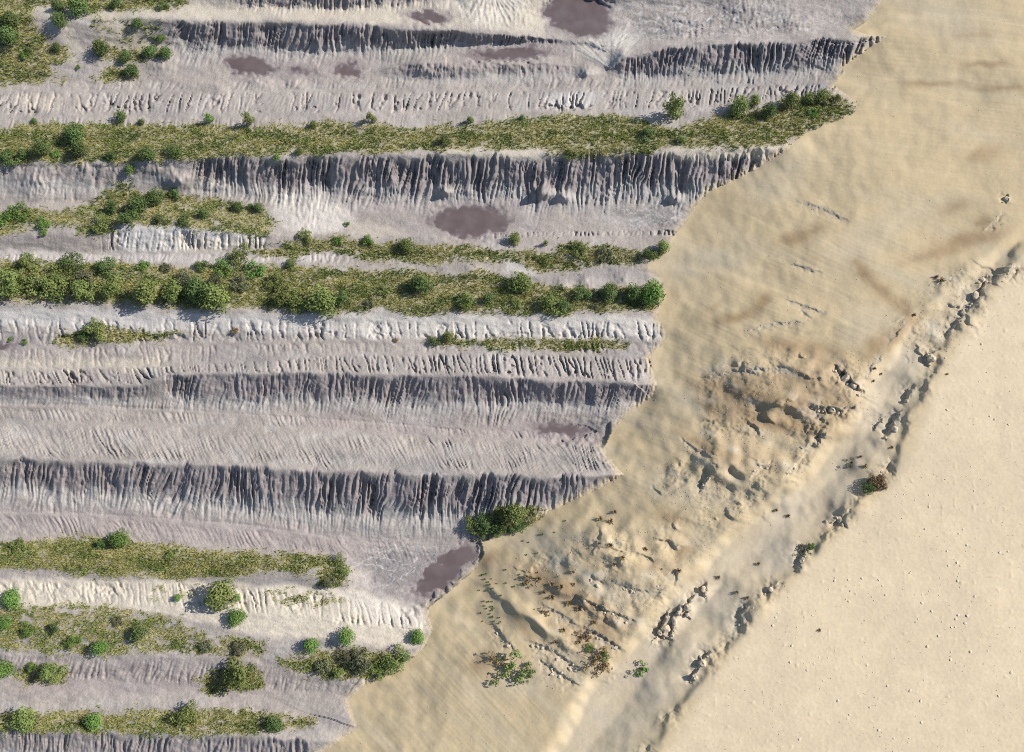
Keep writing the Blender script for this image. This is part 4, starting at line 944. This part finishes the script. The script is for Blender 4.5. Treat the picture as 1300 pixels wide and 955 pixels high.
BIG = [(1072, 482, 15, 'upper of two big broken sand clods left of the trough'), (1083, 490, 13, 'big sand clod touching the largest one left of the trough'), (1056, 521, 12, 'squat sand clod above the brown hollow left of the trough'),
       (1182, 455, 13, 'lone dark clod on the trough edge beside the plain'), (1281, 341, 15, 'rounded pale clod at the far right edge'), (1246, 356, 13, 'crumbled clod left of the rounded pale clod'),
       (1238, 376, 14, 'rough clod on the upper crumbling edge of the plain'), (1222, 398, 11, 'low clod in the row along the upper trough'), (1136, 545, 10, 'sharp clod on the shaded wall of the trough'),
       (1066, 660, 11, 'split clod hanging on the trough edge near the middle'), (845, 798, 14, 'largest broken clod beside the lower trough'), (856, 788, 12, 'second broken clod beside the lower trough'), (838, 803, 10, 'leftmost broken clod beside the lower trough'),
       (873, 772, 11, 'narrow broken clod above the lower trough'), (893, 748, 9, 'small dark clod at the upper end of the lower trough'), (892, 842, 12, 'clod on the plain edge near the bottom'), (882, 860, 10, 'clod cut off near the bottom of the trough edge'),
       (1278, 253, 10, 'dark pointed clod near the right edge, upper of two'), (1018, 712, 9, 'clod under the sparse bush at the trough edge'), (978, 748, 8, 'small clod on the lower trough edge')]
for i, (u, v, d_, lab) in enumerate(BIG):
    clod(u, v, d_ * .78, CLOD, 'sand_clod', lab, 'clod', 'large clods by the trough')
# smaller ones fallen along the scarps
def clod_words(p):
    u, v = p
    w_ = ('on the upper trough edge near the right border' if u > 1215 else 'on the trough edge beside the plain' if u > np.interp(v, gv, uT) else
          'below the big broken clods left of the trough' if 440 < v < 545 and u > 1000 else 'on the lower hummocks by the trough end' if v > 700 and u > 800 else
          'on the lowest hummocks near the bottom' if v > 700 else 'on the hummocky slope in the middle of the sand')
    return 'small sand clod fallen ' + w_, 'clod', 'clods ' + w_
for pts, hgt, wd in SCARPS:
    P = np.array(pts, float); n_ = int(np.hypot(*(P[-1] - P[0])) / 11) if hgt >= .7 else -1
    for i in range(n_ + 1):
        tt = random.random() * (len(P) - 1); k = int(tt); p = P[k] + (P[min(k + 1, len(P) - 1)] - P[k]) * (tt - k)
        clod(p[0] + random.uniform(-7, 2), p[1] + random.uniform(-1, 7), random.uniform(1.8, 4.0) * (.8 + .3 * hgt), CLOD + GCLOD[:2], 'fallen_clod', *clod_words(p), .3)
# stones lying on the plain
for (a, b, ru, rv, n_, where) in [(1080, 750, 50, 18, 16, 'in the loose row right of the lower trough'), (1180, 760, 60, 50, 22, 'in the widest scatter on the lower plain'), (1210, 800, 30, 40, 14, 'in the cluster low on the plain at right'),
        (1000, 790, 40, 30, 12, 'near the lower trough edge'), (1220, 700, 60, 60, 18, 'on the middle of the plain at right'), (1150, 640, 60, 20, 12, 'just right of the brown mound'), (1040, 830, 70, 25, 12, 'on the plain near the bottom'),
        (1230, 520, 60, 70, 14, 'on the upper part of the plain'), (1250, 860, 40, 60, 12, 'near the bottom right corner'), (1120, 900, 110, 45, 18, 'along the very bottom of the plain')]:
    for i in range(n_):
        d_ = random.choice((1.2, 1.4, 1.6, 1.9, 2.3, 3.0))
        clod(a + random.gauss(0, ru * .6), b + random.gauss(0, rv * .6), d_, STONE, 'stone', ('pale stone ' if d_ > 2 else 'tiny pale stone ') + where, 'stone', 'stones ' + where, .3).scale.z *= .5
# tufts
def tuft_mesh(name, seed, mat, n=46):
    r = np.random.default_rng(seed); a = r.random(n) * 6.283; L = .55 + .5 * r.random(n); lo = .35 + .6 * r.random(n)
    b = np.stack([np.cos(a) * .2 * r.random(n), np.sin(a) * .2 * r.random(n), np.full(n, -.08)], -1)
    t = np.stack([np.cos(a) * L * lo, np.sin(a) * L * lo, L * np.sqrt(1 - (lo * .9) ** 2)], -1)
    sd = np.stack([-np.sin(a), np.cos(a), np.zeros(n)], -1) * (.09 + .07 * r.random(n))[:, None]
    tri = np.stack([b - sd, b + sd, t], 1).reshape(-1, 3)
    me = np_mesh(name, tri, np.arange(3 * n).reshape(-1, 3))
    at_ = me.attributes.new('tint', 'FLOAT', 'POINT'); at_.data.foreach_set('value', np.repeat(r.random(n), 3).astype(f32))
    me.materials.append(mat); return me
TB = [tuft_mesh('dry_tuft', i, M_leaf['brown']) for i in range(3)]; TG = [tuft_mesh('green_weed', 9 + i, M_leaf['olive']) for i in range(3)]
def tuft(u, v, d_, meshes, name, label, cat, group):
    z = float(bil(Z, np.array([u]), np.array([v]))[0]); x, y = at(u, v, z)
    o = bpy.data.objects.new(name, random.choice(meshes)); COL.objects.link(o)
    r = d_ / 2 * .127 * 1.3
    o.location = (float(x), float(y), z); o.rotation_euler = (0, 0, random.random() * 6.283); o.scale = (r, r, r * .8)
    return tag(o, label, cat, group)
ORD += ['thirteenth', 'fourteenth', 'fifteenth', 'sixteenth', 'seventeenth', 'eighteenth', 'nineteenth', 'twentieth', 'twenty-first', 'twenty-second']
for lst, where, grp in (([(780, 650, 7), (762, 659, 9), (775, 662, 9), (760, 690, 6), (774, 692, 9), (790, 708, 8), (779, 717, 7), (819, 697, 7), (727, 726, 6), (861, 725, 8), (683, 735, 9), (700, 742, 8), (712, 745, 9), (728, 742, 6), (690, 752, 7), (722, 765, 10), (735, 773, 9), (700, 758, 9), (753, 790, 7), (705, 815, 7), (715, 800, 8), (735, 815, 7)], 'on the hummocky sand below the ridges', 'dry tufts on the hummocky sand'), ([(1118, 475, 5), (1110, 468, 5), (1108, 484, 5), (1098, 592, 7), (1092, 580, 5), (1132, 568, 5), (1000, 655, 6), (985, 648, 6), (962, 716, 6), (912, 733, 6), (935, 752, 6), (948, 759, 6), (1202, 475, 4), (1040, 800, 5), (868, 772, 5), (862, 780, 6), (1195, 356, 9), (1188, 352, 7), (1160, 400, 6)], 'along the sandy trough', 'dry tufts along the trough')):
    for i, (u, v, d_) in enumerate(sorted(lst)):
        tuft(u, v, d_, TB, 'dry_tuft', 'small brown dry tuft, ' + ORD[i] + ' from left ' + where, 'tuft', grp)
for i in range(46):
    k = random.random()
    u, v = (612 + 14 * k + random.gauss(0, 6), 730 + 65 * k + random.gauss(0, 4)) if i < 26 else (640 + random.gauss(0, 26), 738 + random.gauss(0, 7)) if i < 36 else (700 + random.gauss(0, 60), 690 + random.gauss(0, 20))
    tuft(u, v, random.uniform(2.5, 4.2), TG, 'green_weed', 'tiny green weed dotted on the sand right of the lower mud pool', 'weed', 'weeds on the sand')
# crumbs of sand too small to tell apart
cr_w = np.clip(hum * .9 + sc_d * 3 + .10 * plain + .05 * on_slope, 0, 4) * is_sand
u_, v_, p_ = scatter(9000, cr_w)
tet = np.array([[1, 0, -.4], [-.5, .87, -.4], [-.5, -.87, -.4], [0, 0, .7]])
sz = (.05 + .10 * rng.random(9000) ** 2.5)[:, None, None]; an_ = rng.random(9000) * 6.283
rot = np.stack([np.stack([np.cos(an_), -np.sin(an_), an_ * 0], -1), np.stack([np.sin(an_), np.cos(an_), an_ * 0], -1), np.stack([an_ * 0, an_ * 0, an_ * 0 + 1], -1)], 1)
vv = p_[:, None, :] + np.einsum('nij,kj->nki', rot, tet) * sz * (.7 + .6 * rng.random((9000, 4, 1)))
fc = (np.arange(9000)[:, None, None] * 4 + np.array([[0, 1, 3], [1, 2, 3], [2, 0, 3]])[None]).reshape(-1, 3)
me = np_mesh('sand_crumbs', vv.reshape(-1, 3), fc); me.materials.append(M_clod)
o = bpy.data.objects.new('sand_crumbs', me); COL.objects.link(o); tag(o, 'loose crumbs of sand strewn over the slope and trough', 'crumbs', kind='stuff')
